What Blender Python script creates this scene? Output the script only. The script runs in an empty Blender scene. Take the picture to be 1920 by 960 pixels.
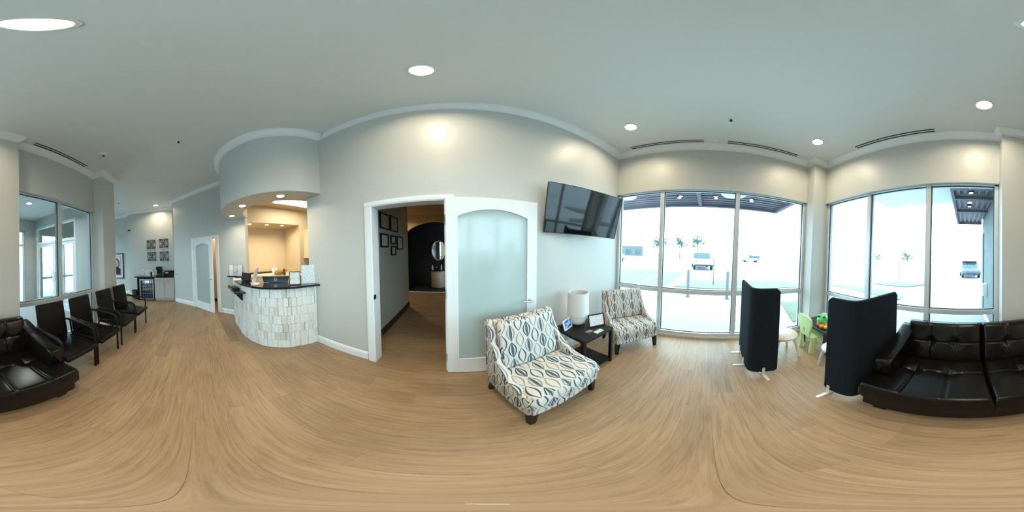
import bpy, bmesh, math, random
from mathutils import Matrix, Vector
random.seed(7)
SC = bpy.context.scene
COL = SC.collection
R = math.radians
PI = math.pi

# ------------------------------------------------------------------ camera, sky, exposure
cd = bpy.data.cameras.new('camera')
cam = bpy.data.objects.new('camera', cd); COL.objects.link(cam)
cd.type = 'PANO'
try:
    cd.panorama_type = 'EQUIRECTANGULAR'
except Exception:
    pass
try:
    cd.cycles.panorama_type = 'EQUIRECTANGULAR'
except Exception:
    pass
cd.clip_start = 0.02; cd.clip_end = 400
M = Matrix.Rotation(R(-21.0), 3, 'Z') @ Matrix.Rotation(R(-2.3), 3, 'X') @ Matrix.Rotation(R(-0.2), 3, 'Y')
cm = Matrix.Identity(4)
cx, cy, cz = M @ Vector((1, 0, 0)), M @ Vector((0, 0, 1)), -(M @ Vector((0, 1, 0)))
for i in range(3):
    cm[i][0], cm[i][1], cm[i][2] = cx[i], cy[i], cz[i]
cm[0][3], cm[1][3], cm[2][3] = 0, 0, 1.5
cam.matrix_world = cm
SC.camera = cam

W = bpy.data.worlds.new('sky'); SC.world = W; W.use_nodes = True
bg = W.node_tree.nodes['Background']
bg.inputs['Color'].default_value = (0.60, 0.85, 1.0, 1)
bg.inputs['Strength'].default_value = 7.5
SC.view_settings.view_transform = 'Standard'
SC.view_settings.look = 'None'
SC.view_settings.gamma = 1.0
SC.view_settings.use_curve_mapping = False
SC.view_settings.exposure = 0.28
LAMP = 12.5          # watts of one ceiling downlight
WARM = (1.0, 0.83, 0.60)

# ------------------------------------------------------------------ materials
MT = {}
def new_mat(name):
    m = bpy.data.materials.new(name); m.use_nodes = True
    nt = m.node_tree; b = nt.nodes['Principled BSDF']
    MT[name] = m
    return m, nt, b
def N(nt, t, **kw):
    n = nt.nodes.new(t)
    for k, v in kw.items():
        if k[0] == 'i' and k[1:].isdigit(): n.inputs[int(k[1:])].default_value = v
        else: setattr(n, k, v)
    return n
def L(nt, a, b): nt.links.new(a, b)
def mat(name, col, rough=0.5, metal=0.0, spec=0.5, bump=0.0, bscale=60.0, var=0.0, vscale=8.0, coat=0.0, rnd=0.0, emit=None, es=0.0):
    m, nt, b = new_mat(name)
    c = (*col, 1) if len(col) == 3 else col
    b.inputs['Base Color'].default_value = c
    b.inputs['Roughness'].default_value = rough
    b.inputs['Metallic'].default_value = metal
    b.inputs['Specular IOR Level'].default_value = spec
    if coat: b.inputs['Coat Weight'].default_value = coat; b.inputs['Coat Roughness'].default_value = 0.08
    tc = None
    if bump or var: tc = N(nt, 'ShaderNodeTexCoord')
    if bump:
        n = N(nt, 'ShaderNodeTexNoise'); n.inputs['Scale'].default_value = bscale; n.inputs['Detail'].default_value = 4
        bp = N(nt, 'ShaderNodeBump'); bp.inputs['Strength'].default_value = bump; bp.inputs['Distance'].default_value = 0.01
        L(nt, tc.outputs['Object'], n.inputs['Vector']); L(nt, n.outputs['Fac'], bp.inputs['Height']); L(nt, bp.outputs['Normal'], b.inputs['Normal'])
    src = None
    if var:
        n = N(nt, 'ShaderNodeTexNoise'); n.inputs['Scale'].default_value = vscale; n.inputs['Detail'].default_value = 3
        L(nt, tc.outputs['Object'], n.inputs['Vector'])
        hs = N(nt, 'ShaderNodeHueSaturation'); hs.inputs['Color'].default_value = c
        mr = N(nt, 'ShaderNodeMapRange'); mr.inputs['To Min'].default_value = 1 - var; mr.inputs['To Max'].default_value = 1 + var
        L(nt, n.outputs['Fac'], mr.inputs['Value']); L(nt, mr.outputs['Result'], hs.inputs['Value']); L(nt, hs.outputs['Color'], b.inputs['Base Color'])
    if rnd:
        oi = N(nt, 'ShaderNodeObjectInfo')
        hs = N(nt, 'ShaderNodeHueSaturation'); hs.inputs['Color'].default_value = c
        mr = N(nt, 'ShaderNodeMapRange'); mr.inputs['To Min'].default_value = 1 - rnd; mr.inputs['To Max'].default_value = 1 + rnd
        L(nt, oi.outputs['Random'], mr.inputs['Value']); L(nt, mr.outputs['Result'], hs.inputs['Value']); L(nt, hs.outputs['Color'], b.inputs['Base Color'])
    if emit:
        b.inputs['Emission Color'].default_value = (*emit, 1); b.inputs['Emission Strength'].default_value = es
    return m

mat('wall', (0.54, 0.55, 0.52), 0.43, spec=0.5, bump=0.02, bscale=220)
mat('wall_warm', (0.62, 0.53, 0.38), 0.5, bump=0.02, bscale=200)
mat('arch_tan', (0.50, 0.36, 0.17), 0.6)
mat('ceiling', (0.73, 0.755, 0.74), 0.85, spec=0.2, bump=0.02, bscale=150)
mat('trim', (0.80, 0.82, 0.82), 0.35)
mat('door_white', (0.80, 0.81, 0.81), 0.38)
mat('dark_base', (0.03, 0.022, 0.018), 0.45)
mat('alu', (0.62, 0.67, 0.69), 0.4, metal=0.35)
mat('alu_dark', (0.03, 0.035, 0.04), 0.5)
mat('white_frame', (0.82, 0.84, 0.85), 0.4)
mat('leather', (0.005, 0.0045, 0.004), 0.24, spec=0.26, bump=0.05, bscale=180)
mat('black_vinyl', (0.005, 0.0045, 0.004), 0.40, spec=0.16, bump=0.04, bscale=240)
mat('black_metal', (0.006, 0.006, 0.006), 0.4, spec=0.25)
mat('black_wood', (0.008, 0.007, 0.007), 0.42, spec=0.25, bump=0.04, bscale=90)
mat('leg_wood', (0.012, 0.008, 0.006), 0.4, spec=0.25)
mat('granite', (0.012, 0.012, 0.014), 0.10, spec=0.6, var=0.5, vscale=160)
mat('steel', (0.6, 0.6, 0.6), 0.3, metal=1.0)
mat('nickel', (0.55, 0.53, 0.50), 0.28, metal=1.0)
mat('foot_metal', (0.72, 0.72, 0.71), 0.4, metal=0.3)
mat('felt', (0.014, 0.020, 0.028), 0.95, spec=0.1, bump=0.5, bscale=420, var=0.9, vscale=260)
mat('felt_edge', (0.030, 0.034, 0.040), 0.9)
mat('white_plastic', (0.82, 0.82, 0.80), 0.4)
mat('cream_plastic', (0.78, 0.76, 0.68), 0.45)
mat('pale_green', (0.56, 0.72, 0.34), 0.45)
mat('toy_green', (0.10, 0.62, 0.16), 0.4)
mat('toy_orange', (0.85, 0.28, 0.03), 0.4)
mat('toy_yellow', (0.9, 0.62, 0.05), 0.4)
mat('toy_red', (0.75, 0.10, 0.16), 0.4)
mat('toy_tan', (0.68, 0.42, 0.16), 0.5)
mat('kid_table', (0.015, 0.018, 0.026), 0.35)
mat('shade', (0.72, 0.73, 0.73), 0.9, bump=0.05, bscale=300)
mat('ceramic', (0.78, 0.76, 0.72), 0.22)
mat('paper', (0.80, 0.81, 0.82), 0.6)
mat('mat_white', (0.74, 0.74, 0.73), 0.7)
mat('cabinet_grey', (0.50, 0.49, 0.47), 0.45)
mat('cabinet_cream', (0.68, 0.58, 0.40), 0.45)
mat('tv_screen', (0.003, 0.005, 0.006), 0.05, spec=1.0)
mat('tv_case', (0.012, 0.012, 0.012), 0.35)
mat('frost', (0.45, 0.55, 0.545), 0.11, spec=0.6)
mat('frost_grey', (0.40, 0.44, 0.42), 0.3, spec=0.5)
mat('mirror', (0.85, 0.86, 0.86), 0.02, metal=1.0)
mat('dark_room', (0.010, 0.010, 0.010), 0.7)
mat('vanity', (0.40, 0.33, 0.24), 0.45)
mat('plush', (0.45, 0.24, 0.06), 0.95, bump=0.6, bscale=120, var=0.4, vscale=30)
mat('plush_dark', (0.10, 0.045, 0.015), 0.95, bump=0.6, bscale=120)
mat('monitor', (0.010, 0.016, 0.026), 0.25)
mat('logo', (0.45, 0.48, 0.52), 0.3, metal=0.5)
mat('concrete', (0.36, 0.36, 0.355), 0.9, var=0.05, vscale=0.8)
mat('asphalt', (0.30, 0.30, 0.30), 0.9, var=0.05, vscale=0.5)
mat('lawn', (0.13, 0.145, 0.10), 0.95, var=0.25, vscale=6)
mat('leaf', (0.07, 0.105, 0.08), 0.8, var=0.3, vscale=3)
mat('trunk', (0.10, 0.09, 0.085), 0.9)
mat('ext_wall', (0.13, 0.16, 0.165), 0.8, bump=0.05, bscale=80)
mat('ext_trim', (0.11, 0.125, 0.13), 0.7)
mat('bollard_grey', (0.20, 0.19, 0.20), 0.6)
mat('canopy', (0.11, 0.11, 0.15), 0.55)
mat('canopy_deck', (0.17, 0.16, 0.20), 0.5, metal=0.2)
mat('car_white', (0.45, 0.46, 0.46), 0.3)
mat('car_dark', (0.03, 0.035, 0.04), 0.3)
mat('car_blue', (0.09, 0.095, 0.14), 0.3)
mat('car_glass', (0.05, 0.085, 0.085), 0.08)
mat('tyre', (0.02, 0.02, 0.02), 0.8)
mat('vent_black', (0.004, 0.004, 0.004), 0.8)
mat('art_metal', (0.035, 0.030, 0.028), 0.5)
mat('skin', (0.55, 0.36, 0.26), 0.6)
mat('blue_photo', (0.10, 0.25, 0.60), 0.3, var=0.6, vscale=40)
mat('lamp_glow', (1, 0.93, 0.8), 0.5, emit=(1.0, 0.90, 0.72), es=14.0)
mat('panel_glow', (1, 0.95, 0.85), 0.5, emit=(1.0, 0.92, 0.75), es=4.0)
mat('night_glow', (1, 0.7, 0.45), 0.5, emit=(1.0, 0.55, 0.25), es=5.0)
mat('bottle_blue', (0.05, 0.12, 0.35), 0.3, rnd=0.4)
mat('slate', (0.03, 0.045, 0.06), 0.5)
mat('bottle_red', (0.45, 0.04, 0.05), 0.3, rnd=0.2)
mat('bottle_pale', (0.45, 0.55, 0.62), 0.25, rnd=0.3)
mat('floor_bed', (0.20, 0.15, 0.10), 0.6)
mat('chair_tan', (0.20, 0.12, 0.05), 0.5)

def glass_mat(name, tint=(0.93, 0.97, 0.97), refl=1.0):
    m, nt, b = new_mat(name)
    nt.nodes.remove(b)
    out = nt.nodes['Material Output']
    tr = N(nt, 'ShaderNodeBsdfTransparent'); tr.inputs['Color'].default_value = (*tint, 1)
    gl = N(nt, 'ShaderNodeBsdfGlossy'); gl.inputs['Roughness'].default_value = 0.01
    lw = N(nt, 'ShaderNodeLayerWeight'); lw.inputs['Blend'].default_value = 0.5
    pw = N(nt, 'ShaderNodeMath', operation='POWER'); pw.inputs[1].default_value = 5.0
    mu = N(nt, 'ShaderNodeMath', operation='MULTIPLY_ADD'); mu.inputs[1].default_value = 0.9 * refl; mu.inputs[2].default_value = 0.04 * refl
    mx = N(nt, 'ShaderNodeMixShader')
    L(nt, lw.outputs['Facing'], pw.inputs[0]); L(nt, pw.outputs[0], mu.inputs[0]); L(nt, mu.outputs[0], mx.inputs[0]); L(nt, tr.outputs[0], mx.inputs[1]); L(nt, gl.outputs[0], mx.inputs[2]); L(nt, mx.outputs[0], out.inputs[0])
glass_mat('glass')
glass_mat('glass_clear', (0.97, 0.98, 0.98), 0.6)

def wood_mat(name, c1, c2, c3, sx=1.1, sy=16.0, rough=0.42):
    m, nt, b = new_mat(name)
    tc = N(nt, 'ShaderNodeTexCoord'); oi = N(nt, 'ShaderNodeObjectInfo')
    sc = N(nt, 'ShaderNodeVectorMath', operation='SCALE'); sc.inputs[0].default_value = (31.7, 17.3, 5.1)
    L(nt, oi.outputs['Random'], sc.inputs['Scale'])
    ad = N(nt, 'ShaderNodeVectorMath', operation='ADD')
    L(nt, tc.outputs['Object'], ad.inputs[0]); L(nt, sc.outputs[0], ad.inputs[1])
    mp = N(nt, 'ShaderNodeMapping'); mp.inputs['Scale'].default_value = (sx, sy, 1)
    L(nt, ad.outputs[0], mp.inputs['Vector'])
    n1 = N(nt, 'ShaderNodeTexNoise'); n1.inputs['Scale'].default_value = 1.6; n1.inputs['Detail'].default_value = 7; n1.inputs['Roughness'].default_value = 0.62; n1.inputs['Distortion'].default_value = 0.9
    L(nt, mp.outputs[0], n1.inputs['Vector'])
    n2 = N(nt, 'ShaderNodeTexNoise'); n2.inputs['Scale'].default_value = 1.5; n2.inputs['Detail'].default_value = 2
    L(nt, ad.outputs[0], n2.inputs['Vector'])
    cr = N(nt, 'ShaderNodeValToRGB'); e = cr.color_ramp.elements
    e[0].position = 0.25; e[0].color = (*c1, 1); e[1].position = 0.78; e[1].color = (*c3, 1)
    k = e.new(0.5); k.color = (*c2, 1)
    L(nt, n1.outputs['Fac'], cr.inputs[0])
    hs = N(nt, 'ShaderNodeHueSaturation')
    mr = N(nt, 'ShaderNodeMapRange'); mr.inputs['To Min'].default_value = 0.94; mr.inputs['To Max'].default_value = 1.06
    L(nt, oi.outputs['Random'], mr.inputs['Value'])
    mr2 = N(nt, 'ShaderNodeMapRange'); mr2.inputs['From Min'].default_value = 0.3; mr2.inputs['From Max'].default_value = 0.7; mr2.inputs['To Min'].default_value = 0.88; mr2.inputs['To Max'].default_value = 1.12
    L(nt, n2.outputs['Fac'], mr2.inputs['Value'])
    mu = N(nt, 'ShaderNodeMath', operation='MULTIPLY'); L(nt, mr.outputs[0], mu.inputs[0]); L(nt, mr2.outputs[0], mu.inputs[1])
    L(nt, cr.outputs[0], hs.inputs['Color']); L(nt, mu.outputs[0], hs.inputs['Value']); L(nt, hs.outputs[0], b.inputs['Base Color'])
    b.inputs['Roughness'].default_value = rough
    bp = N(nt, 'ShaderNodeBump'); bp.inputs['Strength'].default_value = 0.08; bp.inputs['Distance'].default_value = 0.004
    L(nt, n1.outputs['Fac'], bp.inputs['Height']); L(nt, bp.outputs[0], b.inputs['Normal'])
wood_mat('plank', (0.205, 0.128, 0.070), (0.320, 0.208, 0.115), (0.385, 0.272, 0.165), sx=2.0, sy=30)

def tile_mat():
    m, nt, b = new_mat('stone_tile')
    oi = N(nt, 'ShaderNodeObjectInfo'); tc = N(nt, 'ShaderNodeTexCoord')
    cr = N(nt, 'ShaderNodeValToRGB'); e = cr.color_ramp.elements
    e[0].position = 0.0; e[0].color = (0.58, 0.54, 0.46, 1); e[1].position = 1.0; e[1].color = (0.74, 0.75, 0.72, 1)
    for p, c in ((0.05, (0.62, 0.59, 0.54, 1)), (0.2, (0.68, 0.67, 0.63, 1)), (0.6, (0.73, 0.73, 0.69, 1))):
        k = e.new(p); k.color = c
    L(nt, oi.outputs['Random'], cr.inputs[0])
    n = N(nt, 'ShaderNodeTexNoise'); n.inputs['Scale'].default_value = 28; n.inputs['Detail'].default_value = 5
    ad = N(nt, 'ShaderNodeVectorMath', operation='ADD'); sc = N(nt, 'ShaderNodeVectorMath', operation='SCALE'); sc.inputs[0].default_value = (9, 7, 5)
    L(nt, oi.outputs['Random'], sc.inputs['Scale']); L(nt, tc.outputs['Object'], ad.inputs[0]); L(nt, sc.outputs[0], ad.inputs[1]); L(nt, ad.outputs[0], n.inputs['Vector'])
    hs = N(nt, 'ShaderNodeHueSaturation'); mr = N(nt, 'ShaderNodeMapRange'); mr.inputs['To Min'].default_value = 0.86; mr.inputs['To Max'].default_value = 1.14
    L(nt, n.outputs['Fac'], mr.inputs['Value']); L(nt, mr.outputs[0], hs.inputs['Value']); L(nt, cr.outputs[0], hs.inputs['Color']); L(nt, hs.outputs[0], b.inputs['Base Color'])
    bp = N(nt, 'ShaderNodeBump'); bp.inputs['Strength'].default_value = 0.3; bp.inputs['Distance'].default_value = 0.01
    L(nt, n.outputs['Fac'], bp.inputs['Height']); L(nt, bp.outputs[0], b.inputs['Normal'])
    b.inputs['Roughness'].default_value = 0.6
tile_mat()

def ogee_mat():
    m, nt, b = new_mat('ogee_fabric')
    def mt(op, a, c=None, clamp=False):
        n = N(nt, 'ShaderNodeMath', operation=op); n.use_clamp = clamp
        for i, v in enumerate((a, c)):
            if v is None: continue
            if isinstance(v, (int, float)): n.inputs[i].default_value = v
            else: L(nt, v, n.inputs[i])
        return n.outputs[0]
    uv = N(nt, 'ShaderNodeUVMap'); uv.uv_map = 'UVMap'
    sp = N(nt, 'ShaderNodeSeparateXYZ'); L(nt, uv.outputs[0], sp.inputs[0])
    a = mt('DIVIDE', sp.outputs[0], 0.078)
    col = mt('FLOOR', a)
    f = mt('SUBTRACT', mt('SUBTRACT', a, col), 0.5)
    odd = mt('FLOORED_MODULO', col, 2.0)
    ph = mt('ADD', mt('DIVIDE', sp.outputs[1], 0.158), mt('MULTIPLY', odd, 0.5))
    wave = mt('ABSOLUTE', mt('SINE', mt('MULTIPLY', ph, PI)))
    af = mt('ABSOLUTE', f)
    # ring outlines in every column
    d1 = mt('SUBTRACT', af, mt('MULTIPLY', wave, 0.48))
    thick = mt('ADD', mt('MULTIPLY', wave, 0.06), 0.03)
    ring = mt('LESS_THAN', mt('ABSOLUTE', mt('ADD', d1, 0.06)), thick)
    # slim filled leaves in every fourth column, alternating lens
    sel = mt('LESS_THAN', mt('FLOORED_MODULO', mt('ADD', col, mt('MULTIPLY', mt('FLOOR', ph), 2.0)), 4.0), 1.5)
    leaf = mt('LESS_THAN', af, mt('MULTIPLY', wave, 0.17))
    leaf = mt('MULTIPLY', mt('MULTIPLY', leaf, odd), 1.0)
    dark = mt('LESS_THAN', mt('FLOORED_MODULO', mt('ADD', mt('FLOOR', mt('MULTIPLY', col, 0.5)), mt('FLOOR', ph)), 2.0), 0.5)
    m1 = N(nt, 'ShaderNodeMix', data_type='RGBA'); m1.inputs[6].default_value = (0.30, 0.27, 0.25, 1); m1.inputs[7].default_value = (0.055, 0.085, 0.10, 1)
    L(nt, dark, m1.inputs[0])
    m2 = N(nt, 'ShaderNodeMix', data_type='RGBA'); m2.inputs[6].default_value = (0.60, 0.585, 0.55, 1)
    L(nt, ring, m2.inputs[0]); L(nt, m1.outputs[2], m2.inputs[7])
    m3 = N(nt, 'ShaderNodeMix', data_type='RGBA'); m3.inputs[7].default_value = (0.06, 0.11, 0.13, 1)
    L(nt, leaf, m3.inputs[0]); L(nt, m2.outputs[2], m3.inputs[6])
    L(nt, m3.outputs[2], b.inputs['Base Color'])
    b.inputs['Roughness'].default_value = 0.85; b.inputs['Specular IOR Level'].default_value = 0.25
    tc = N(nt, 'ShaderNodeTexCoord'); n = N(nt, 'ShaderNodeTexNoise'); n.inputs['Scale'].default_value = 500
    bp = N(nt, 'ShaderNodeBump'); bp.inputs['Strength'].default_value = 0.2; bp.inputs['Distance'].default_value = 0.004
    L(nt, tc.outputs['Object'], n.inputs['Vector']); L(nt, n.outputs['Fac'], bp.inputs['Height']); L(nt, bp.outputs[0], b.inputs['Normal'])
ogee_mat()

def print_mat(name, bgc, ink, sx, sz, thr=0.52):
    """printed sheet: broken rows of ink on paper, in the sheet's own generated coordinates"""
    m, nt, b = new_mat(name)
    tc = N(nt, 'ShaderNodeTexCoord'); mp = N(nt, 'ShaderNodeMapping'); mp.inputs['Scale'].default_value = (sx, 1, sz)
    L(nt, tc.outputs['Generated'], mp.inputs['Vector'])
    n = N(nt, 'ShaderNodeTexNoise'); n.inputs['Scale'].default_value = 3.0; n.inputs['Detail'].default_value = 1
    L(nt, mp.outputs[0], n.inputs['Vector'])
    g = N(nt, 'ShaderNodeMath', operation='GREATER_THAN'); g.inputs[1].default_value = thr
    L(nt, n.outputs['Fac'], g.inputs[0])
    mx = N(nt, 'ShaderNodeMix', data_type='RGBA'); mx.inputs[6].default_value = (*bgc, 1); mx.inputs[7].default_value = (*ink, 1)
    L(nt, g.outputs[0], mx.inputs[0]); L(nt, mx.outputs[2], b.inputs['Base Color'])
    b.inputs['Roughness'].default_value = 0.45
print_mat('print_text', (0.78, 0.79, 0.80), (0.45, 0.47, 0.50), 3, 14, 0.54)
print_mat('print_cert', (0.66, 0.70, 0.66), (0.36, 0.40, 0.38), 3, 10, 0.55)
print_mat('print_cert_cream', (0.56, 0.56, 0.44), (0.25, 0.27, 0.22), 3, 9, 0.56)
print_mat('print_photo', (0.35, 0.50, 0.75), (0.03, 0.08, 0.30), 1.2, 1.2, 0.52)
print_mat('print_flyer', (0.72, 0.72, 0.70), (0.40, 0.12, 0.12), 2, 3, 0.56)

# ------------------------------------------------------------------ mesh helpers
def BM(): return bmesh.new()
def box(bm, x0, x1, y0, y1, z0, z1, bev=0.0, seg=2, T=None):
    vs = [bm.verts.new((x, y, z)) for x in (x0, x1) for y in (y0, y1) for z in (z0, z1)]
    F = [(0, 1, 3, 2), (4, 6, 7, 5), (0, 4, 5, 1), (2, 3, 7, 6), (0, 2, 6, 4), (1, 5, 7, 3)]
    fs = [bm.faces.new([vs[i] for i in f]) for f in F]
    if T is not None:
        for v in vs: v.co = T @ v.co
    if bev > 0:
        es = list({e for f in fs for e in f.edges})
        bmesh.ops.bevel(bm, geom=es, offset=bev, segments=seg, affect='EDGES', profile=0.5)
    return bm
def prism(bm, pts, z0, z1, axis='z', T=None):
    """extrude a plan polygon; axis x: pts are (y,z); axis y: pts are (x,z)"""
    def P(p, h):
        v = Vector((p[0], p[1], h)) if axis == 'z' else (Vector((h, p[0], p[1])) if axis == 'x' else Vector((p[0], h, p[1])))
        return T @ v if T is not None else v
    a = [bm.verts.new(P(p, z0)) for p in pts]; b = [bm.verts.new(P(p, z1)) for p in pts]
    n = len(pts)
    bm.faces.new(a[::-1]); bm.faces.new(b)
    for i in range(n): bm.faces.new((a[i], a[(i + 1) % n], b[(i + 1) % n], b[i]))
    bmesh.ops.recalc_face_normals(bm, faces=bm.faces)
    return bm
def lathe(bm, prof, seg=20, T=None, cap=True):
    rings = []
    for r, z in prof:
        ring = []
        for i in range(seg):
            a = 2 * PI * i / seg
            v = Vector((r * math.cos(a), r * math.sin(a), z))
            ring.append(bm.verts.new(T @ v if T is not None else v))
        rings.append(ring)
    for a, b in zip(rings, rings[1:]):
        for i in range(seg): bm.faces.new((a[i], a[(i + 1) % seg], b[(i + 1) % seg], b[i]))
    if cap:
        bm.faces.new(rings[0][::-1]); bm.faces.new(rings[-1])
    return bm
def tube(bm, pts, r, seg=8, T=None):
    pts = [Vector(p) for p in pts]
    if T is not None: pts = [T @ p for p in pts]
    rr = r if isinstance(r, (list, tuple)) else [r] * len(pts)
    rings = []; up = None
    for i, p in enumerate(pts):
        d = (pts[min(i + 1, len(pts) - 1)] - pts[max(i - 1, 0)]).normalized()
        if up is None:
            up = Vector((0, 0, 1)) if abs(d.z) < 0.9 else Vector((1, 0, 0))
        s = d.cross(up).normalized(); u = s.cross(d).normalized(); up = u
        rings.append([bm.verts.new(p + (s * math.cos(2 * PI * k / seg) + u * math.sin(2 * PI * k / seg)) * rr[i]) for k in range(seg)])
    for a, b in zip(rings, rings[1:]):
        for k in range(seg): bm.faces.new((a[k], a[(k + 1) % seg], b[(k + 1) % seg], b[k]))
    bm.faces.new(rings[0][::-1]); bm.faces.new(rings[-1])
    return bm
def sweep(bm, path, prof, closed=False):
    """prof: (offset to the right of travel, z); mitred at corners"""
    n = len(path); P = [Vector((p[0], p[1])) for p in path]
    rings = []
    for i in range(n):
        if closed or 0 < i < n - 1:
            d0 = (P[i] - P[i - 1]).normalized(); d1 = (P[(i + 1) % n] - P[i]).normalized()
        elif i == 0: d0 = d1 = (P[1] - P[0]).normalized()
        else: d0 = d1 = (P[-1] - P[-2]).normalized()
        n0 = Vector((d0.y, -d0.x)); n1 = Vector((d1.y, -d1.x))
        m = (n0 + n1); m = m / max(m.dot(n0), 0.15)
        rings.append([bm.verts.new((P[i].x + m.x * o, P[i].y + m.y * o, z)) for o, z in prof])
    k = len(prof)
    for i in range(n if closed else n - 1):
        a, b = rings[i], rings[(i + 1) % n]
        for j in range(k): bm.faces.new((a[j], a[(j + 1) % k], b[(j + 1) % k], b[j]))
    if not closed:
        bm.faces.new(rings[0]); bm.faces.new(rings[-1][::-1])
    bmesh.ops.recalc_face_normals(bm, faces=bm.faces)
    return bm
def grid(bm, nu, nv, fn, cu=False, T=None):
    vs = [[bm.verts.new((T @ Vector(fn(i / nu, j / nv))) if T is not None else fn(i / nu, j / nv)) for j in range(nv + 1)] for i in range(nu + 1)]
    for i in range(nu):
        for j in range(nv): bm.faces.new((vs[i][j], vs[i + 1][j], vs[i + 1][j + 1], vs[i][j + 1]))
    return vs
def ball(bm, c, r, seg=14, sc=(1, 1, 1)):
    T = Matrix.Translation(c) @ Matrix.Diagonal((*[r * s for s in sc], 1))
    bmesh.ops.create_uvsphere(bm, u_segments=seg, v_segments=max(6, seg // 2 + 1), radius=1, matrix=T)
    return bm
def boxuv(me):
    uvl = me.uv_layers.new(name='UVMap')
    for p in me.polygons:
        n = p.normal; ax = max(range(3), key=lambda i: abs(n[i]))
        for li in p.loop_indices:
            co = me.vertices[me.loops[li].vertex_index].co
            uvl.data[li].uv = (co.y, co.z) if ax == 0 else ((co.x, co.z) if ax == 1 else (co.x, co.y))
def ob(name, bm, m, parent=None, loc=None, rot=None, smooth=False, uv=False, ang=0.7):
    if smooth:
        bm.normal_update()
        for f in bm.faces: f.smooth = True
        for e in bm.edges:
            if len(e.link_faces) == 2 and e.calc_face_angle(0) > ang: e.smooth = False
    me = bpy.data.meshes.new(name); bm.to_mesh(me); bm.free()
    if uv: boxuv(me)
    if m: me.materials.append(MT[m])
    o = bpy.data.objects.new(name, me); COL.objects.link(o)
    if parent: o.parent = parent
    if loc: o.location = loc
    if rot is not None: o.rotation_euler = rot if hasattr(rot, '__len__') else (0, 0, rot)
    return o
def tag(o, label, cat, group=None):
    o['label'] = label; o['category'] = cat
    if group: o['group'] = group
    return o
def thing(name, label, cat, loc=(0, 0, 0), rz=0.0, group=None, rot=None):
    o = bpy.data.objects.new(name, None); COL.objects.link(o); o.empty_display_size = 0.1
    o.location = loc; o.rotation_euler = rot if rot is not None else (0, 0, rz)
    return tag(o, label, cat, group)
def struct(o, label=None):
    o['kind'] = 'structure'
    if label: o['label'] = label
    return o
def stuff(o, label=None):
    o['kind'] = 'stuff'
    if label: o['label'] = label
    return o
def copy_tree(o, parent=None):
    c = o.copy(); COL.objects.link(c); c.parent = parent
    for ch in list(o.children): copy_tree(ch, c)
    return c
def spot(name, loc, power, parent=None, color=WARM, size=0.07, spread=150, rot=(0, 0, 0)):
    d = bpy.data.lights.new(name, 'AREA'); d.shape = 'DISK'; d.size = size * 2; d.energy = power; d.color = color; d.spread = R(spread)
    o = bpy.data.objects.new(name, d); COL.objects.link(o); o.location = loc; o.rotation_euler = rot
    if parent: o.parent = parent
    return o
def bmbox(*a, **k): return box(BM(), *a, **k)

# ------------------------------------------------------------------ room shell
ZC = 3.56
YM, XB, YD, YE, YG = 1.665, 2.62, -2.07, -1.91, -1.835
OUTD = -2.27
def wall(name, segs, m='wall', label=None):
    bm = BM()
    for s in segs: box(bm, *s)
    return struct(ob(name, bm, m), label)
DX0, DX1, DZ = -0.885, -0.065, 2.03
wall('wall_main', [(-2.02, DX0, YM, YM + .14, 0, ZC), (DX0, DX1, YM, YM + .14, DZ, ZC), (DX1, XB + .2, YM, YM + .14, 0, ZC)], label='light grey painted wall holding the television')
wall('wall_window_east', [(XB, XB + .2, -1.76, YM, 2.63, ZC + .1), (XB, XB + .2, -1.76, YM, -.05, 0.035)], label='grey wall above the three bay window')
wall('wall_corner_column', [(2.40, XB + .2, OUTD, -1.76, 0, ZC)], label='square corner column between the two window walls')
wall('wall_window_south', [(-.45, 2.40, OUTD, YD, 2.63, ZC), (-.45, 2.40, OUTD, YD, -.05, 0.035)], label='grey wall above the window behind the sofa')
wall('wall_sofa_pier', [(-1.012, -.45, OUTD, YE, 0, ZC)], label='wide grey wall pier behind the sofa')
wall('wall_window_vestibule', [(-2.89, -1.012, OUTD, YD, 2.63, ZC), (-2.89, -1.012, OUTD, YD, -.05, 0.035)], label='grey wall above the vestibule window')
wall('wall_chair_pier', [(-3.41, -2.89, OUTD, YG, 0, ZC)], label='grey wall pier behind the row of chairs')
wall('wall_alcove', [(-6.75, -3.35, -5.44, -5.3, 2.63, ZC), (-6.75, -6.3, -5.44, -5.3, 0, 2.63), (-3.8, -3.35, -5.44, -5.3, 0, 2.63), (-6.75, -6.6, -5.3, -2.76, 0, ZC)], label='grey alcove wall with the framed portrait')
wall('wall_vestibule_doors', [(-3.50, -3.35, -3.05, OUTD, 0, ZC), (-3.50, -3.35, -4.98, -3.05, 2.75, ZC), (-3.50, -3.35, -5.3, -4.98, 0, ZC)], label='grey wall holding the vestibule glass doors')
wall('wall_coffee', [(-6.75, -6.28, -2.76, -.62, 0, ZC), (-6.28, -5.57, -.78, -.62, 0, ZC)], label='grey wall behind the coffee counter')
# angled wall I: from (-5.57,-.76) to (-3.655,1.155), outward to the upper left
IA = Vector((-5.57, -.76)); ID = Vector((1, 1)).normalized(); IN = Vector((-1, 1)).normalized()
ILEN = (Vector((-3.655, 1.155)) - IA).length
TI = Matrix.Translation((IA.x, IA.y, 0)) @ Matrix.Rotation(PI / 4, 4, 'Z')     # local x along wall, y outward
S0, S1 = 0.985, 1.835          # clear opening of the second door along the wall
bm = BM()
for a in ((0, S0, 0, .14, 0, ZC), (S0, S1, 0, .14, DZ, ZC), (S1, ILEN, 0, .14, 0, ZC)): box(bm, *a, T=TI)
struct(ob('wall_angled', bm, 'wall'), 'angled grey wall with the half open frosted door')
# ceiling
bm = BM(); box(bm, -6.8, 2.85, -5.5, YM + .14, ZC, ZC + .1)
struct(ob('ceiling', bm, 'ceiling'), 'flat pale grey ceiling of the waiting room')

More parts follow.
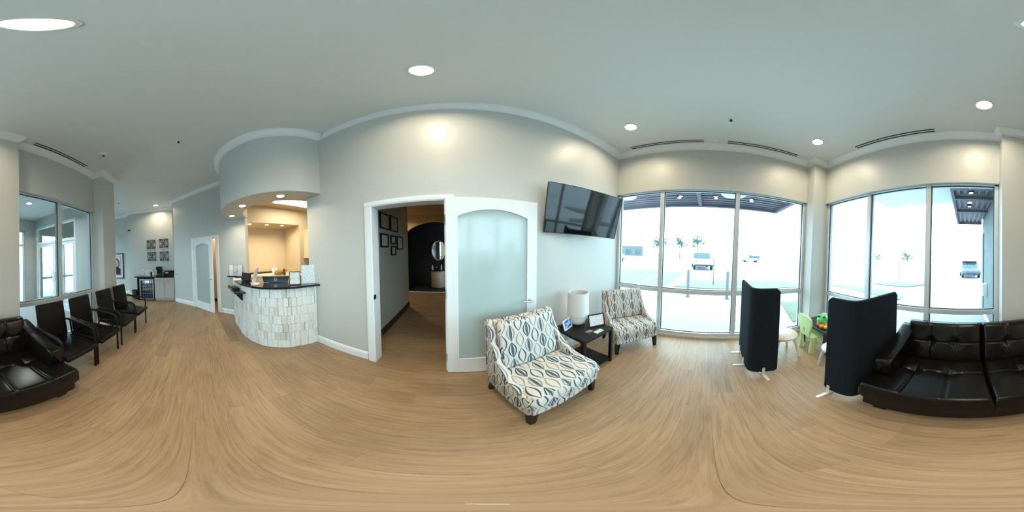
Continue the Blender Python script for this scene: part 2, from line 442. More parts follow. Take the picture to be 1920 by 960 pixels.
# soffit ring over the reception counter
SCX, SCY, SR = -2.98, 1.79, 1.285
def arc(cx_, cy_, r, a0, a1, n): return [(cx_ + r * math.cos(R(a0 + (a1 - a0) * i / n)), cy_ + r * math.sin(R(a0 + (a1 - a0) * i / n))) for i in range(n + 1)]
outer = arc(SCX, SCY, SR, -136, -5.6, 40)
inner = arc(SCX, SCY + .02, SR - .42, -136, -5.6, 40)
bm = BM(); prism(bm, outer + inner[::-1], 2.40, ZC - .001)
struct(ob('wall_reception_soffit', bm, 'wall', smooth=True), 'curved grey soffit drum over the reception counter')

# crown moulding, one closed run
crown = [(-1.703, YM), (XB, YM), (XB, -1.76), (2.40, -1.76), (2.40, YD), (-.45, YD), (-.45, YE), (-1.012, YE), (-1.012, YD), (-2.89, YD), (-2.89, YG), (-3.41, YG), (-3.41, -2.27), (-3.50, -2.27), (-3.50, -5.3), (-6.6, -5.3), (-6.6, -2.76), (-6.28, -2.76), (-6.28, -.78), (-5.57, -.76)] + outer
cprof = [(0, ZC), (.095, ZC), (.095, ZC - .018), (.08, ZC - .026), (.066, ZC - .05), (.04, ZC - .075), (.022, ZC - .085), (.022, ZC - .105), (0, ZC - .112)]
bm = BM(); sweep(bm, crown, cprof, closed=True)
struct(ob('trim_1', bm, 'trim', smooth=True, ang=0.35), 'white crown moulding running around the ceiling')

# baseboards
bprof = [(0, 0.002), (.016, 0.002), (.016, .10), (.008, .125), (0, .13)]
def base(name, path, m='trim', label=None):
    bm = BM(); sweep(bm, path, bprof); return struct(ob(name, bm, m), label)
base('baseboard_main', [(-1.86, YM), (DX0 - .10, YM)], label='white baseboard between counter and doorway')
base('baseboard_television', [(DX1 + .10, YM), (XB, YM)], label='white baseboard under the television')
ip = lambda s, o=0.0: tuple(IA + ID * s + IN * o)
base('baseboard_angled', [ip(0), ip(S0 - .09)], label='white baseboard left of the angled wall door')
base('baseboard_counter', [ip(S1 + .09), ip(2.36)], label='white baseboard between angled door and counter')
base('baseboard_sofa', [(-.45, YD), (-.45, YE), (-1.012, YE), (-1.012, YD)])
base('baseboard_chairs', [(-2.89, YD), (-2.89, YG), (-3.41, YG), (-3.41, -2.27), (-3.50, -2.27), (-3.50, -3.0)])
base('baseboard_alcove', [(-6.6, -5.3), (-6.6, -2.76), (-6.28, -2.76), (-6.28, -2.2)])
base('baseboard_column', [(XB, -1.76), (2.40, -1.76), (2.40, YD)])

# floor: dark bed, planks laid along the television wall
bm = BM(); box(bm, -6.8, 2.82, -2.27, 1.9, -.06, -.002); box(bm, -6.8, -3.42, -5.5, -2.27, -.06, -.005); box(bm, -2.7, .6, 1.9, 5.62, -.06, -.005); box(bm, -6.5, -2.7, 1.9, 4.6, -.06, -.005)
floor = struct(ob('floor', bm, 'floor_bed'), 'wood look plank floor of the waiting room')
PW = 0.182; plank_meshes = {}
def plank(x0, x1, y):
    l = round(x1 - x0, 2)
    if l < .06: return
    if l not in plank_meshes:
        bm = BM(); box(bm, 0, l - .001, 0, PW - .001, -.0025, 0)
        me = bpy.data.meshes.new('plank'); bm.to_mesh(me); bm.free(); me.materials.append(MT['plank']); plank_meshes[l] = me
    o = bpy.data.objects.new('plank', plank_meshes[l]); COL.objects.link(o); o.parent = floor; o.location = (x0, y, 0)
def rows(x0, x1, y0, y1, seed):
    rg = random.Random(seed); y = y0
    while y < y1 - .02:
        x = x0; first = rg.choice([.3, .5, .7, .9, 1.1, 1.3])
        while x < x1 - .01:
            nx = min(x + (first if x == x0 else 1.42), x1)
            if x1 - nx < .12: nx = x1
            plank(x, nx, y); x = nx
        y += PW
rows(-6.28, 2.62, -2.08, 1.66, 1)
rows(-6.6, -3.51, -2.08 - 17 * PW, -2.09, 2)
rows(-1.13, .12, -2.08 + 21 * PW, 4.0, 3); rows(-2.58, .12, -2.08 + 34 * PW, 5.4, 4)

# ------------------------------------------------------------------ windows
def window(name, label, T, bays, z0, z1, zmid, skip=()):
    """T maps local x along the wall, y outward; bays are the mullion centre lines"""
    root = bpy.data.objects.new(name, None); COL.objects.link(root); struct(root, label)
    f = .05
    bm = BM()
    for a in ((bays[0], bays[0] + f), (bays[-1] - f, bays[-1])): box(bm, a[0], a[1], 0, .11, z0, z1, T=T)
    box(bm, bays[0], bays[-1], 0, .11, z1 - .045, z1, T=T); box(bm, bays[0], bays[-1], 0, .11, z0, z0 + .06, T=T)
    ob('window_frame', bm, 'alu', root)
    for c in bays[1:-1]:
        bm = BM(); box(bm, c - .032, c + .032, -.004, .112, z0, z1, T=T); ob('mullion', bm, 'alu', root)
    for i in range(len(bays) - 1):
        a = bays[i] + (f if i == 0 else .032); b = bays[i + 1] - (f if i == len(bays) - 2 else .032)
        bm = BM(); box(bm, a, b, 0.002, .108, zmid - .032, zmid + .032, T=T); ob('transom', bm, 'alu', root)
        for (p, q) in ((z0 + .06, zmid - .032), (zmid + .032, z1 - .045)):
            bm = BM(); box(bm, a, b, .05, .056, p, q, T=T); ob('pane', bm, 'glass', root)
            bm = BM()
            for k in ((a, a + .012, p, q), (b - .012, b, p, q), (a, b, q - .012, q), (a, b, p, p + .012)): box(bm, k[0], k[1], .036, .0499, k[2], k[3], T=T)
            ob('gasket', bm, 'alu_dark', root)
    return root
TB = Matrix(((0, 1, 0, 2.645), (-1, 0, 0, 0), (0, 0, 1, 0), (0, 0, 0, 1)))   # local x -> -Y, local y -> +X
window('window_1', 'three bay floor length window beside the television', TB, [-1.66, -.80, .45, 1.755], 0.036, 2.628, .855)
TD = Matrix(((-1, 0, 0, 0), (0, -1, 0, -2.10), (0, 0, 1, 0), (0, 0, 0, 1)))   # local x -> -X, local y -> -Y
window('window_2', 'three bay floor length window behind the sofa', TD, [-2.395, -1.425, -.485, .445], 0.036, 2.628, .83)
window('window_3', 'two bay window into the entrance vestibule', TD, [1.017, 1.92, 2.885], 0.036, 2.628, .855)
window('window_added', 'added unseen window that brightens the alcove', Matrix.Translation((0, -5.31, 0)) @ Matrix(((-1, 0, 0, 0), (0, -1, 0, 0), (0, 0, 1, 0), (0, 0, 0, 1))), [3.805, 5.05, 6.295], 0.002, 2.628, .855)  # extra window out of view, added to bring daylight into the alcove
# dropped grey stop above each window head
bm = BM(); box(bm, 2.60, 2.645, -1.755, 1.66, 2.60, 2.66); box(bm, -.445, 2.395, -2.10, -2.05, 2.60, 2.66); box(bm, -2.885, -1.017, -2.10, -2.05, 2.60, 2.66)
struct(ob('trim_2', bm, 'wall'), 'grey drywall stop above the window heads')

# ------------------------------------------------------------------ doors
def casing(name, T, a, b, h, label):
    bm = BM(); w = .085
    for (p, q) in ((a - w, a + .012), (b - .012, b + w)):
        box(bm, p, q, -.022, .0, 0, h - .012, T=T); box(bm, p + .018, q - .012, -.030, -.022, 0, h - .012, T=T)
        box(bm, (a if p < a else b - .012), (a + .012 if p < a else b), 0, .14, 0, h - .012, T=T)
    box(bm, a - w, b + w, -.022, 0, h - .012, h + w * .62, T=T); box(bm, a - w + .018, b + w - .018, -.030, -.022, h, h + w * .62 - .018, T=T)
    box(bm, a, b, 0, .14, h - .012, h, T=T)
    return struct(ob(name, bm, 'trim'), label)
Tm = Matrix.Translation((0, YM, 0))
casing('trim_3', Tm, DX0, DX1, DZ, 'white casing around the open doorway to the hall')
casing('trim_4', TI, S0, S1, DZ, 'white casing around the door in the angled wall')
def door_leaf(root, w, h):
    """leaf in local x 0..w, y 0..0.04 (front at y=0), arched glass"""
    st, rl, bt, top = .118, .115, .215, .20
    gx0, gx1, gz0, gz1 = st, w - st * 1.0, bt + .02, h - top
    rise = .075
    arcp = []
    n = 14
    for i in range(n + 1):
        t = i / n; x = gx0 + (gx1 - gx0) * t
        arcp.append((x, gz1 + rise * (1 - (2 * t - 1) ** 2)))
    bm = BM()
    box(bm, 0, gx0, 0, .04, .012, h); box(bm, gx1, w, 0, .04, .012, h); box(bm, gx0, gx1, 0, .04, .012, gz0)
    prism(bm, [(gx0, h)] + arcp + [(gx1, h)], 0, .04, axis='y')
    ob('leaf', bm, 'door_white', root)
    bm = BM(); prism(bm, [(gx0, gz0)] + [(gx1, gz0)] + arcp[::-1], .014, .024, axis='y')
    return bm
# door 1, folded back against the television wall
d1 = bpy.data.objects.new('door_1', None); COL.objects.link(d1); struct(d1, 'white door with arched frosted glass folded against the wall')
d1.location = (-.062, 1.590, 0); d1.rotation_euler = (0, 0, R(-.6))
g = door_leaf(d1, .965, 2.035); ob('glass_panel', g, 'frost', d1)
def lever(parent, x, z, y=0.0, sgn=-1, m='nickel'):
    bm = BM(); T = Matrix.Translation((x, y, z)) @ Matrix.Rotation(PI / 2, 4, 'X')
    lathe(bm, [(.028, 0), (.028, .008), (.012, .012), (.010, .05)], 16, T=T)
    tube(bm, [(x, y - .045, z), (x + sgn * .03, y - .05, z), (x + sgn * .11, y - .048, z + .004)], [.010, .009, .007], 8)
    return ob('handle', bm, m, parent, smooth=True)
lever(d1, .895, .93)
bm = BM()
for z in (.25, 1.05, 1.8): tube(bm, [(-.004, .02, z - .05), (-.004, .02, z + .05)], .008, 8)
ob('hinge', bm, 'nickel', d1)
# strike plate on the jamb
tag(ob('strike_plate', bmbox(-.888 + .0155, -.870, YM - .0245, YM + .03, .93, .985), 'black_metal'), 'small dark strike plate on the hall door jamb', 'strike plate')
# door 2, half open in the angled wall
d2 = bpy.data.objects.new('door_2', None); COL.objects.link(d2); struct(d2, 'white door with arched frosted glass standing ajar')
hp = ip(S0 + .012, -.036); d2.location = (hp[0], hp[1], 0); d2.rotation_euler = (0, 0, R(45 - 10.5))
g = door_leaf(d2, .835, 2.02); ob('glass_panel', g, 'frost_grey', d2)
lever(d2, .775, .93)
bm = BM()
for z in (.25, 1.05, 1.8): tube(bm, [(-.004, -.004, z - .05), (-.004, -.004, z + .05)], .008, 8)
ob('hinge', bm, 'nickel', d2)

# ------------------------------------------------------------------ rooms beyond the doorways
# hall behind door 1
wall('wall_hall_west', [(-1.28, -1.14, YM + .14, 4.10, 0, 2.76)], label='grey hall wall hung with certificates')
wall('wall_hall_east', [(.12, .26, YM + .14, 5.6, 0, 2.76)])
wall('wall_hall_side', [(-2.6, -1.28, 3.98, 4.10, 0, 2.76), (-2.7, -2.6, 3.98, 5.74, 0, 2.86)], 'wall_warm')
bm = BM(); box(bm, -2.6, .26, YM + .14, 5.75, 2.76, 2.86); struct(ob('ceiling_hall', bm, 'arch_tan'), 'tan ceiling of the hall')
ar = [(-1.62 + .75 * 0, 2.10)]
pts = [(-2.6, 2.86), (-2.6, 0), (-1.60, 0), (-1.60, 2.16)]
for i in range(17):
    t = i / 16; x = -1.60 + 1.95 * t
    pts.append((x, 2.16 + .34 * math.sin(PI * t) ** 0.8))
pts = [p for p in pts if p[0] <= .14] + [(.14, 2.40), (.14, 2.86)]
bm = BM(); prism(bm, pts, 5.60, 5.74, axis='y'); struct(ob('wall_hall_arch', bm, 'arch_tan'), 'tan arched opening at the end of the hall')
base('baseboard_hall', [(-1.14, YM + .14), (-1.14, 4.10)], 'dark_base', 'dark brown hall baseboard')
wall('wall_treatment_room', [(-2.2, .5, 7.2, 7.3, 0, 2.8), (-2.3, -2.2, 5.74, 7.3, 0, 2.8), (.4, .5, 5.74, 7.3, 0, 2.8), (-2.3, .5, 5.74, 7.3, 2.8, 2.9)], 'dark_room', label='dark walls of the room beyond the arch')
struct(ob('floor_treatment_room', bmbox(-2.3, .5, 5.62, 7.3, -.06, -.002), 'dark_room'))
struct(ob('trim_5', bmbox(-1.60, .12, 5.56, 5.62, 0.001, .012), 'cream_plastic'), 'pale threshold strip under the arch')
# vanity and oval mirror in the dark room
v = thing('vanity_cabinet', 'rounded tan vanity cabinet with dark top beyond the arch', 'vanity', (-.56, 6.28, 0))
bm = BM(); lathe(bm, [(.26, .06), (.27, .08), (.27, .68), (.26, .70)], 28); ob('cabinet_body', bm, 'vanity', v, smooth=True)
bm = BM(); lathe(bm, [(.24, 0), (.24, .06)], 28); ob('plinth', bm, 'dark_base', v, smooth=True)
bm = BM(); lathe(bm, [(.30, .70), (.31, .71), (.31, .73), (.30, .74)], 28); ob('vanity_top', bm, 'granite', v, smooth=True)
mi = thing('oval_mirror', 'oval wall mirror in a thin silver frame beyond the arch', 'mirror', (-.56, 6.62, 1.47))
Tz = Matrix.Rotation(PI / 2, 4, 'X') @ Matrix.Diagonal((1, 1.42, 1, 1))
bm = BM(); lathe(bm, [(.255, 0), (.285, 0.0), (.29, .015), (.275, .03), (.255, .03), (.255, 0)], 32, T=Tz, cap=False); ob('mirror_frame', bm, 'steel', mi, smooth=True)
bm = BM(); lathe(bm, [(.256, .004), (.256, .012)], 32, T=Tz); ob('mirror_glass', bm, 'mirror', mi)
bm = BM(); box(bm, -.03, .03, -.002, .58, -.03, .03); ob('bracket', bm, 'black_metal', mi)
for i, (x, h, m, lab) in enumerate(((-.76, .17, 'ceramic', 'white soap bottle on the dark vanity top'), (-.60, .10, 'glass_clear', 'short glass jar on the dark vanity top'), (-.42, .19, 'bottle_pale', 'pale blue pump bottle on the dark vanity top'))):
    b_ = thing('vanity_bottle', lab, 'bottle', (x, 6.20, .741))
    bm = BM(); lathe(bm, [(.026, 0), (.03, .01), (.03, h * .6), (.012, h * .75), (.012, h * .85)], 14); ob('bottle_body', bm, m, b_, smooth=True)
    bm = BM(); lathe(bm, [(.015, h * .85), (.015, h)], 12); ob('cap', bm, 'white_plastic', b_, smooth=True)
# certificates on the hall wall
def cert(y0, y1, z0, z1, label, m='print_cert', matw=.03, fr=.022, group='framed certificates on the hall wall'):
    w, h = y1 - y0, z1 - z0
    t = thing('certificate_frame', label, 'picture frame', (-1.138, (y0 + y1) / 2, (z0 + z1) / 2), R(90), group)   # local x -> +Y, local y -> -X
    bm = BM()
    for a in ((-w / 2, w / 2, h / 2 - fr, h / 2), (-w / 2, w / 2, -h / 2, -h / 2 + fr), (-w / 2, -w / 2 + fr, -h / 2 + fr, h / 2 - fr), (w / 2 - fr, w / 2, -h / 2 + fr, h / 2 - fr)): box(bm, a[0], a[1], -.024, -.001, a[2], a[3])
    ob('frame', bm, 'black_wood', t)
    ob('mat_board', bmbox(-w / 2 + fr, w / 2 - fr, -.010, -.004, -h / 2 + fr, h / 2 - fr), 'mat_white', t)
    ob('certificate', bmbox(-w / 2 + fr + matw, w / 2 - fr - matw, -.013, -.0101, -h / 2 + fr + matw, h / 2 - fr - matw), m, t)
cert(2.40, 2.80, 1.88, 2.16, 'wide framed cream diploma in the top row near the doorway', 'print_cert_cream', .004)
cert(2.86, 3.26, 1.88, 2.19, 'wide framed cream diploma in the top row further down the hall', 'print_cert_cream', .004)
cert(2.41, 2.735, 1.56, 1.80, 'black framed certificate with wide white mat below the diplomas', 'print_cert', .05, .03)
cert(2.855, 3.13, 1.625, 1.80, 'small black framed photo in the middle row of the hall group', 'print_cert', .045, .03)
cert(3.21, 3.60, 1.52, 1.81, 'black framed certificate at the far end of the hall group', 'print_cert', .05, .03)
cert(2.87, 3.12, 1.41, 1.595, 'small black framed photo hanging lowest on the hall wall', 'print_cert', .045, .03)
hl = thing('hall_fill_light', 'unseen fill light added in the hall ceiling to brighten the arch', 'ceiling light', (-1.72, 4.85, 2.76))  # added lamp, kept out of view beside the hall to brighten the arch
bm = BM(); lathe(bm, [(.09, 0), (.09, -.006), (.075, -.008), (.075, -.002), (.09, 0)], 20, cap=False); ob('trim_ring', bm, 'white_plastic', hl)
bm = BM(); lathe(bm, [(.074, -.004), (.074, -.0015)], 20); ob('lens', bm, 'lamp_glow', hl)
spot('hall_fill', (0, 0, -.02), LAMP * .8, hl)

# room behind door 2
bm = BM()
box(bm, .5, 1.90, .80, .86, 0, 2.6, T=TI); box(bm, .42, .5, .14, .86, 0, 2.6, T=TI); box(bm, 1.88, 1.95, .14, .86, 0, 2.6, T=TI)
struct(ob('wall_back_office', bm, 'wall_warm'), 'tan wall seen past the half open door')
bm = BM(); box(bm, .42, 1.95, .14, .86, 2.6, 2.7, T=TI); struct(ob('ceiling_back_office', bm, 'wall_warm'))
bm = BM(); box(bm, .42, 1.95, .0, .86, -.06, -.001, T=TI); struct(ob('floor_back_office', bm, 'plank'))
bm = BM(); box(bm, .5, 1.88, .785, .80, 0, .12, T=TI); struct(ob('baseboard_back_office', bm, 'dark_base'))
q = TI @ Vector((1.4, .5, 2.6))
bl = thing('office_fill_light', 'unseen fill light added in the room behind the ajar door', 'ceiling light', q)  # added lamp, hidden above the door head, lights the tan back room
bm = BM(); lathe(bm, [(.09, 0), (.09, -.006), (.075, -.008), (.075, -.002), (.09, 0)], 20, cap=False); ob('trim_ring', bm, 'white_plastic', bl)
bm = BM(); lathe(bm, [(.074, -.004), (.074, -.0015)], 20); ob('lens', bm, 'lamp_glow', bl)
spot('office_fill', (0, 0, -.02), LAMP * .7, bl)

# reception back room
bm = BM(); prism(bm, inner + [(-2.02, YM + .14), (-2.02, 4.3), (-5.1, 4.3), (-5.1, 1.30), (-3.76, 1.30)], 2.88, 2.98)
struct(ob('ceiling_reception', bm, 'wall_warm'), 'tan ceiling behind the reception counter')
wall('wall_reception_niche', [(-5.1, -5.0, 1.2, 4.3, 0, 2.88), (-5.0, -4.1, 1.2, 3.03, 2.40, 2.88), (-5.0, -4.10, 3.03, 3.14, 0, 2.88), (-5.0, -3.76, 1.16, 1.26, 0, 2.88), (-4.2, -4.1, 3.14, 4.3, 0, 2.88), (-5.1, -1.9, 4.3, 4.4, 0, 2.88), (-2.02, -1.90, YM + .14, 4.3, 0, 2.88)], 'wall_warm', label='tan recessed niche wall behind the counter')
nc = thing('niche_counter', 'pale counter with a black splash edge inside the reception niche', 'counter', (-4.7, 2.14, 0))
ob('cabinet_body', bmbox(-.29, .28, -.87, .88, 0, .86), 'cabinet_cream', nc); ob('counter_top', bmbox(-.295, .32, -.875, .885, .86, .89), 'cabinet_cream', nc)
ob('splash_edge', bmbox(-.295, -.255, -.875, .885, .89, .945), 'granite', nc)
uc = thing('wall_cabinet', 'cream upper cabinet on the wall right of the niche', 'cabinet', (-4.1, 3.5, 1.36))
ob('cabinet_body', bmbox(0.001, .32, -.34, .60, 0, .88), 'cabinet_cream', uc)
for k in (-.335, .135): d = ob('door', bmbox(.32, .34, k, k + .46, .005, .875), 'cabinet_cream', uc); ob('handle', bmbox(.34, .36, k + .03, k + .04, .06, .18), 'nickel', d)
lp = thing('ceiling_panel_light', 'bright square panel light in the reception ceiling', 'ceiling light', (-3.38, 2.50, 2.88))
ob('panel_frame', bmbox(-.32, .32, -.62, .62, -.012, -.001), 'white_plastic', lp); ob('diffuser', bmbox(-.29, .29, -.59, .59, -.016, -.0121), 'panel_glow', lp)
d = bpy.data.lights.new('panel_lamp', 'AREA'); d.shape = 'RECTANGLE'; d.size = .56; d.size_y = 1.15; d.energy = LAMP * 1.6; d.color = (1, .86, .62)
o = bpy.data.objects.new('panel_lamp', d); COL.objects.link(o); o.parent = lp; o.location = (0, 0, -.03)
# ------------------------------------------------------------------ reception desk
CP = [(-3.90, .885), (-3.5, .815), (-3.1, .785), (-2.69, .79), (-2.41, .86), (-2.237, .944), (-2.1, 1.095), (-1.995, 1.26), (-1.93, 1.458), (-1.875, 1.663)]
def catmull(pts, n=12):
    P = [Vector(p) for p in pts]; P = [P[0] * 2 - P[1]] + P + [P[-1] * 2 - P[-2]]; out = []
    for i in range(1, len(P) - 2):
        for k in range(n):
            t = k / n; a, b, c, d_ = P[i - 1], P[i], P[i + 1], P[i + 2]
            out.append(.5 * ((2 * b) + (c - a) * t + (2 * a - 5 * b + 4 * c - d_) * t * t + (3 * b - a - 3 * c + d_) * t ** 3))
    out.append(P[-2]); return out
CC = catmull(CP)
def resample(P, step):
    L_ = [0]
    for a, b in zip(P, P[1:]): L_.append(L_[-1] + (b - a).length)
    n = max(1, round(L_[-1] / step)); out = []
    for k in range(n + 1):
        s = L_[-1] * k / n; i = 0
        while i < len(L_) - 2 and L_[i + 1] < s: i += 1
        t = (s - L_[i]) / max(1e-9, L_[i + 1] - L_[i]); p = P[i].lerp(P[i + 1], t); dd = (P[i + 1] - P[i]).normalized(); out.append((p, dd))
    return out
def offset(P, o, step=.06): return [(p.x + d_.y * o, p.y - d_.x * o) for p, d_ in resample(P, step)]    # + is into the room
desk = thing('reception_desk', 'curved reception desk faced with pale split stone tiles', 'desk', (0, 0, 0))
bm = BM(); sweep(bm, offset(CC, 0)[5:], [(-.02, 0), (-.02, .998), (-.15, .998), (-.15, 0)]); ob('desk_core', bm, 'cabinet_cream', desk, smooth=True)
tiles = {}
rg = random.Random(3)
NR = 7; RH = .998 / NR
for r in range(NR):
    st = resample(CC, .079)
    Ltot = sum((b[0] - a[0]).length for a, b in zip(st, st[1:]))
    fine = resample(CC, .005)
    s = 0.0; k = 0
    off = rg.uniform(0, .06)
    while s < Ltot - .012:
        w = min(rg.choice([.050, .062, .076]), Ltot - s)
        if k == 0: w = .02 + off * .6
        if Ltot - s - w < .03: w = Ltot - s
        i = min(len(fine) - 1, int((s + w / 2) / Ltot * (len(fine) - 1)))
        p, dd = fine[i]
        wk = round(w, 3); hk = rg.choice([0, 1, 2])
        if (wk, hk) not in tiles:
            bm = BM(); t_ = (.012, .018, .024)[hk]
            box(bm, -w / 2 + .0012, w / 2 - .0012, -t_, .022, .0012, RH - .0012)
            me = bpy.data.meshes.new('stone_tile'); bm.to_mesh(me); bm.free(); me.materials.append(MT['stone_tile']); tiles[(wk, hk)] = me
        o = bpy.data.objects.new('stone_tile', tiles[(wk, hk)]); COL.objects.link(o); o.parent = desk
        o.location = (p.x, p.y, r * RH); o.rotation_euler = (0, 0, math.atan2(dd.y, dd.x))
        s += w; k += 1
ct = thing('reception_worktop', 'polished black granite top of the curved reception desk', 'countertop', (0, 0, 0))
tp = [p for p in resample(CC, .05)]
outr = offset(CC, .075); inr = offset(CC, -.36)
i0 = 14
op = outr[i0:] + [(-1.765, 1.655)]
ip_ = inr[i0:]
bm = BM(); prism(bm, op + ip_[::-1], .999, 1.032); bmesh.ops.bevel(bm, geom=[e for e in bm.edges if abs(e.verts[0].co.z - e.verts[1].co.z) < .001], offset=.008, segments=2, affect='EDGES', profile=.5)
ob('slab', bm, 'granite', ct)
# lower accessible ledge beside it
o1 = offset(CC, .026)[10:23]; o2 = offset(CC, .18)[10:23]
bm = BM(); prism(bm, o2 + o1[::-1], .865, .893); al = ob('lower_ledge', bm, 'granite', desk); al['label'] = 'low black ledge projecting from the left of the stone desk'
for k in (12, 20):
    a = offset(CC, .03)[k]; b = offset(CC, .17)[k]
    bm = BM(); prism(bm, [(0, .865), (0, .72), (.02, .72), (.14, .865)], -.01, .01, axis='x', T=Matrix.Translation((a[0], a[1], 0)) @ Matrix.Rotation(math.atan2(b[1] - a[1], b[0] - a[0]) - PI / 2, 4, 'Z')); ob('bracket', bm, 'black_metal', al)
tag(ob('binder', bmbox(-3.30, -3.10, .635, .735, .8935, .92, bev=.004), 'chair_tan'), 'brown binder lying on the low black ledge', 'binder')
tag(ob('card_tray', bmbox(-3.0, -2.80, .635, .735, .8935, .93, bev=.006), 'black_metal'), 'black card tray lying on the low black ledge', 'tray')
# items on the counter
mo = thing('desktop_monitor', 'black desktop monitor seen from behind over the counter', 'monitor', (-2.40, 1.25, 1.033), math.atan2(1.431 - 1.088, -2.236 + 2.534))
prism_pts = [(-.23, .105), (.23, .105), (.205, 0.004), (-.205, 0.004)]
bm = BM(); prism(bm, prism_pts, -.012, .016, axis='y'); ob('monitor_back', bm, 'monitor', mo)
ob('stand_foot', bmbox(-.12, .12, .017, .13, 0, .008), 'black_metal', mo)
bm = BM(); lathe(bm, [(.021, 0), (.026, 0), (.026, .002), (.021, .002), (.021, 0)], 24, T=Matrix.Translation((0, -.0122, .055)) @ Matrix.Rotation(PI / 2, 4, 'X'), cap=False); lg = ob('logo_ring', bm, 'logo', mo)
bm = BM(); u = .0016
for x0, cells in ((-.0165, 'D'), (-.0085, 'E'), (-.0005, 'L'), (.0085, 'L')):
    bars = {'D': [(0, 1, 0, 8), (1, 3, 0, 1), (1, 3, 7, 8), (3, 4, 1, 7)], 'E': [(0, 1, 0, 8), (1, 4, 0, 1), (1, 4, 3.5, 4.5), (1, 4, 7, 8)], 'L': [(0, 1, 0, 8), (1, 4, 0, 1)]}[cells]
    for (p, q_, r_, t_) in bars: box(bm, x0 + p * u, x0 + q_ * u, -.0135, -.0122, .0485 + r_ * u, .0485 + t_ * u)
ob('logo_lettering', bm, 'logo', mo)
def tabletop_frame(name, label, loc, rz, w, h, m, tilt=14, frame='black_wood', fr=.012, group=None, cat='picture frame'):
    t = thing(name, label, cat, loc, rz, group)
    T = Matrix.Rotation(R(-tilt), 4, 'X')
    bm = BM()
    for a in ((-w / 2, w / 2, h - fr, h), (-w / 2, w / 2, 0, fr), (-w / 2, -w / 2 + fr, fr, h - fr), (w / 2 - fr, w / 2, fr, h - fr)): box(bm, a[0], a[1], 0, .014, a[2], a[3], T=T)
    ob('frame', bm, frame, t)
    ob('print', bmbox(-w / 2 + fr, w / 2 - fr, .003, .006, fr, h - fr, T=T), m, t)
    ob('backing', bmbox(-w / 2 + fr * .5, w / 2 - fr * .5, .0142, .018, fr * .5, h - fr * .5, T=T), 'black_wood', t)
    dz = h * .7
    a = T @ Vector((0, .018, dz)); bm = BM(); prism(bm, [(a.y, a.z), (a.y + .002, a.z - .03), (a.y + .07, 0.0), (a.y + .06, 0.0)], -.02, .02, axis='x'); ob('easel_leg', bm, 'black_wood', t)
    return t
tabletop_frame('notice_frame', 'black framed notice leaning beside the desktop monitor', (-2.0, 1.365, 1.034), R(56), .17, .205, 'print_cert', 10)
sg = thing('paper_sign_holder', 'white printed notice in an upright acrylic holder on the counter', 'sign', (-1.945, 1.59, 1.033), R(62))
ob('holder', bmbox(-.125, .125, -.006, .006, 0, .295), 'glass_clear', sg); ob('sheet', bmbox(-.115, .115, -.0085, -.0065, .004, .288), 'print_text', sg); ob('holder_foot', bmbox(-.125, .125, -.0065, .07, -.0005, .004), 'glass_clear', sg)
sl = thing('slanted_sign_holder', 'white slanted sign holder standing edge on at the counter', 'sign', (-2.52, .90, 1.033), R(-40))
Ts = Matrix.Rotation(R(-16), 4, 'X')
ob('sheet', bmbox(-.085, .085, -.004, .004, .004, .28, T=Ts), 'paper', sl); ob('holder_foot', bmbox(-.085, .085, -.01, .10, 0, .006), 'white_plastic', sl)
bx_ = thing('black_terminal', 'black payment screen tilted up at the left of the counter', 'terminal', (-2.86, .87, 1.033), R(18))
ob('screen_case', bmbox(-.13, .13, -.012, .012, .015, .155, T=Matrix.Rotation(R(-12), 4, 'X')), 'black_metal', bx_); ob('foot', bmbox(-.07, .07, -.03, .09, 0, .016), 'black_metal', bx_)
# plush toy behind the monitor
pz = thing('plush_dog', 'brown plush dog toy lying behind the monitor', 'plush toy', (-2.93, 1.63, 1.084), R(50))
bm = BM(); ball(bm, (0, 0, .05), .07, 16, (1.5, .8, .75)); ball(bm, (-.06, 0, .035), .06, 14, (1, .9, .6)); ob('body', bm, 'plush', pz, smooth=True, ang=3)
bm = BM(); ball(bm, (.11, -.01, .09), .045, 14, (1, .9, .85)); ball(bm, (.145, -.03, .08), .022, 10); ob('head', bm, 'plush', pz, smooth=True, ang=3)
for s_ in (-1, 1):
    bm = BM(); ball(bm, (.10, s_ * .042 - .01, .095), .025, 10, (.7, .5, 1.2)); ob('ear', bm, 'plush_dark', pz, smooth=True, ang=3)
    bm = BM(); tube(bm, [(.07, s_ * .045, .05), (.10, s_ * .055, .02), (.12, s_ * .06, .012)], [.024, .02, .018], 10); ob('leg', bm, 'plush_dark', pz, smooth=True)
hd = thing('work_desk', 'lower beige work desk behind the reception counter', 'desk', (-3.02, 1.66, 0), R(50))
ob('desk_top', bmbox(-.55, .55, -.14, .14, 1.045, 1.074), 'cabinet_cream', hd); ob('desk_base', bmbox(-.53, .53, -.12, .12, 0, 1.045), 'cabinet_cream', hd)
tag(ob('tissue_box', bmbox(-3.16, -3.07, 1.57, 1.66, 1.0745, 1.215, bev=.006), 'paper'), 'white tissue box on the work desk behind the plush', 'tissue box')
oc = thing('office_chair', 'dark brown office chair behind the white paper notice', 'chair', (-2.44, 2.55, 0), R(40))
ob('backrest', bmbox(-.22, .22, .2, .26, .62, 1.24, bev=.03), 'chair_tan', oc); ob('seat', bmbox(-.24, .24, -.24, .22, .44, .52, bev=.03), 'chair_tan', oc)
bm = BM(); tube(bm, [(0, 0, .05), (0, 0, .44)], .03, 10); ob('gas_column', bm, 'black_metal', oc)
bm = BM(); tube(bm, [(0, .15, .47), (0, .29, .50), (0, .27, .75)], .02, 8); ob('back_bracket', bm, 'black_metal', oc)
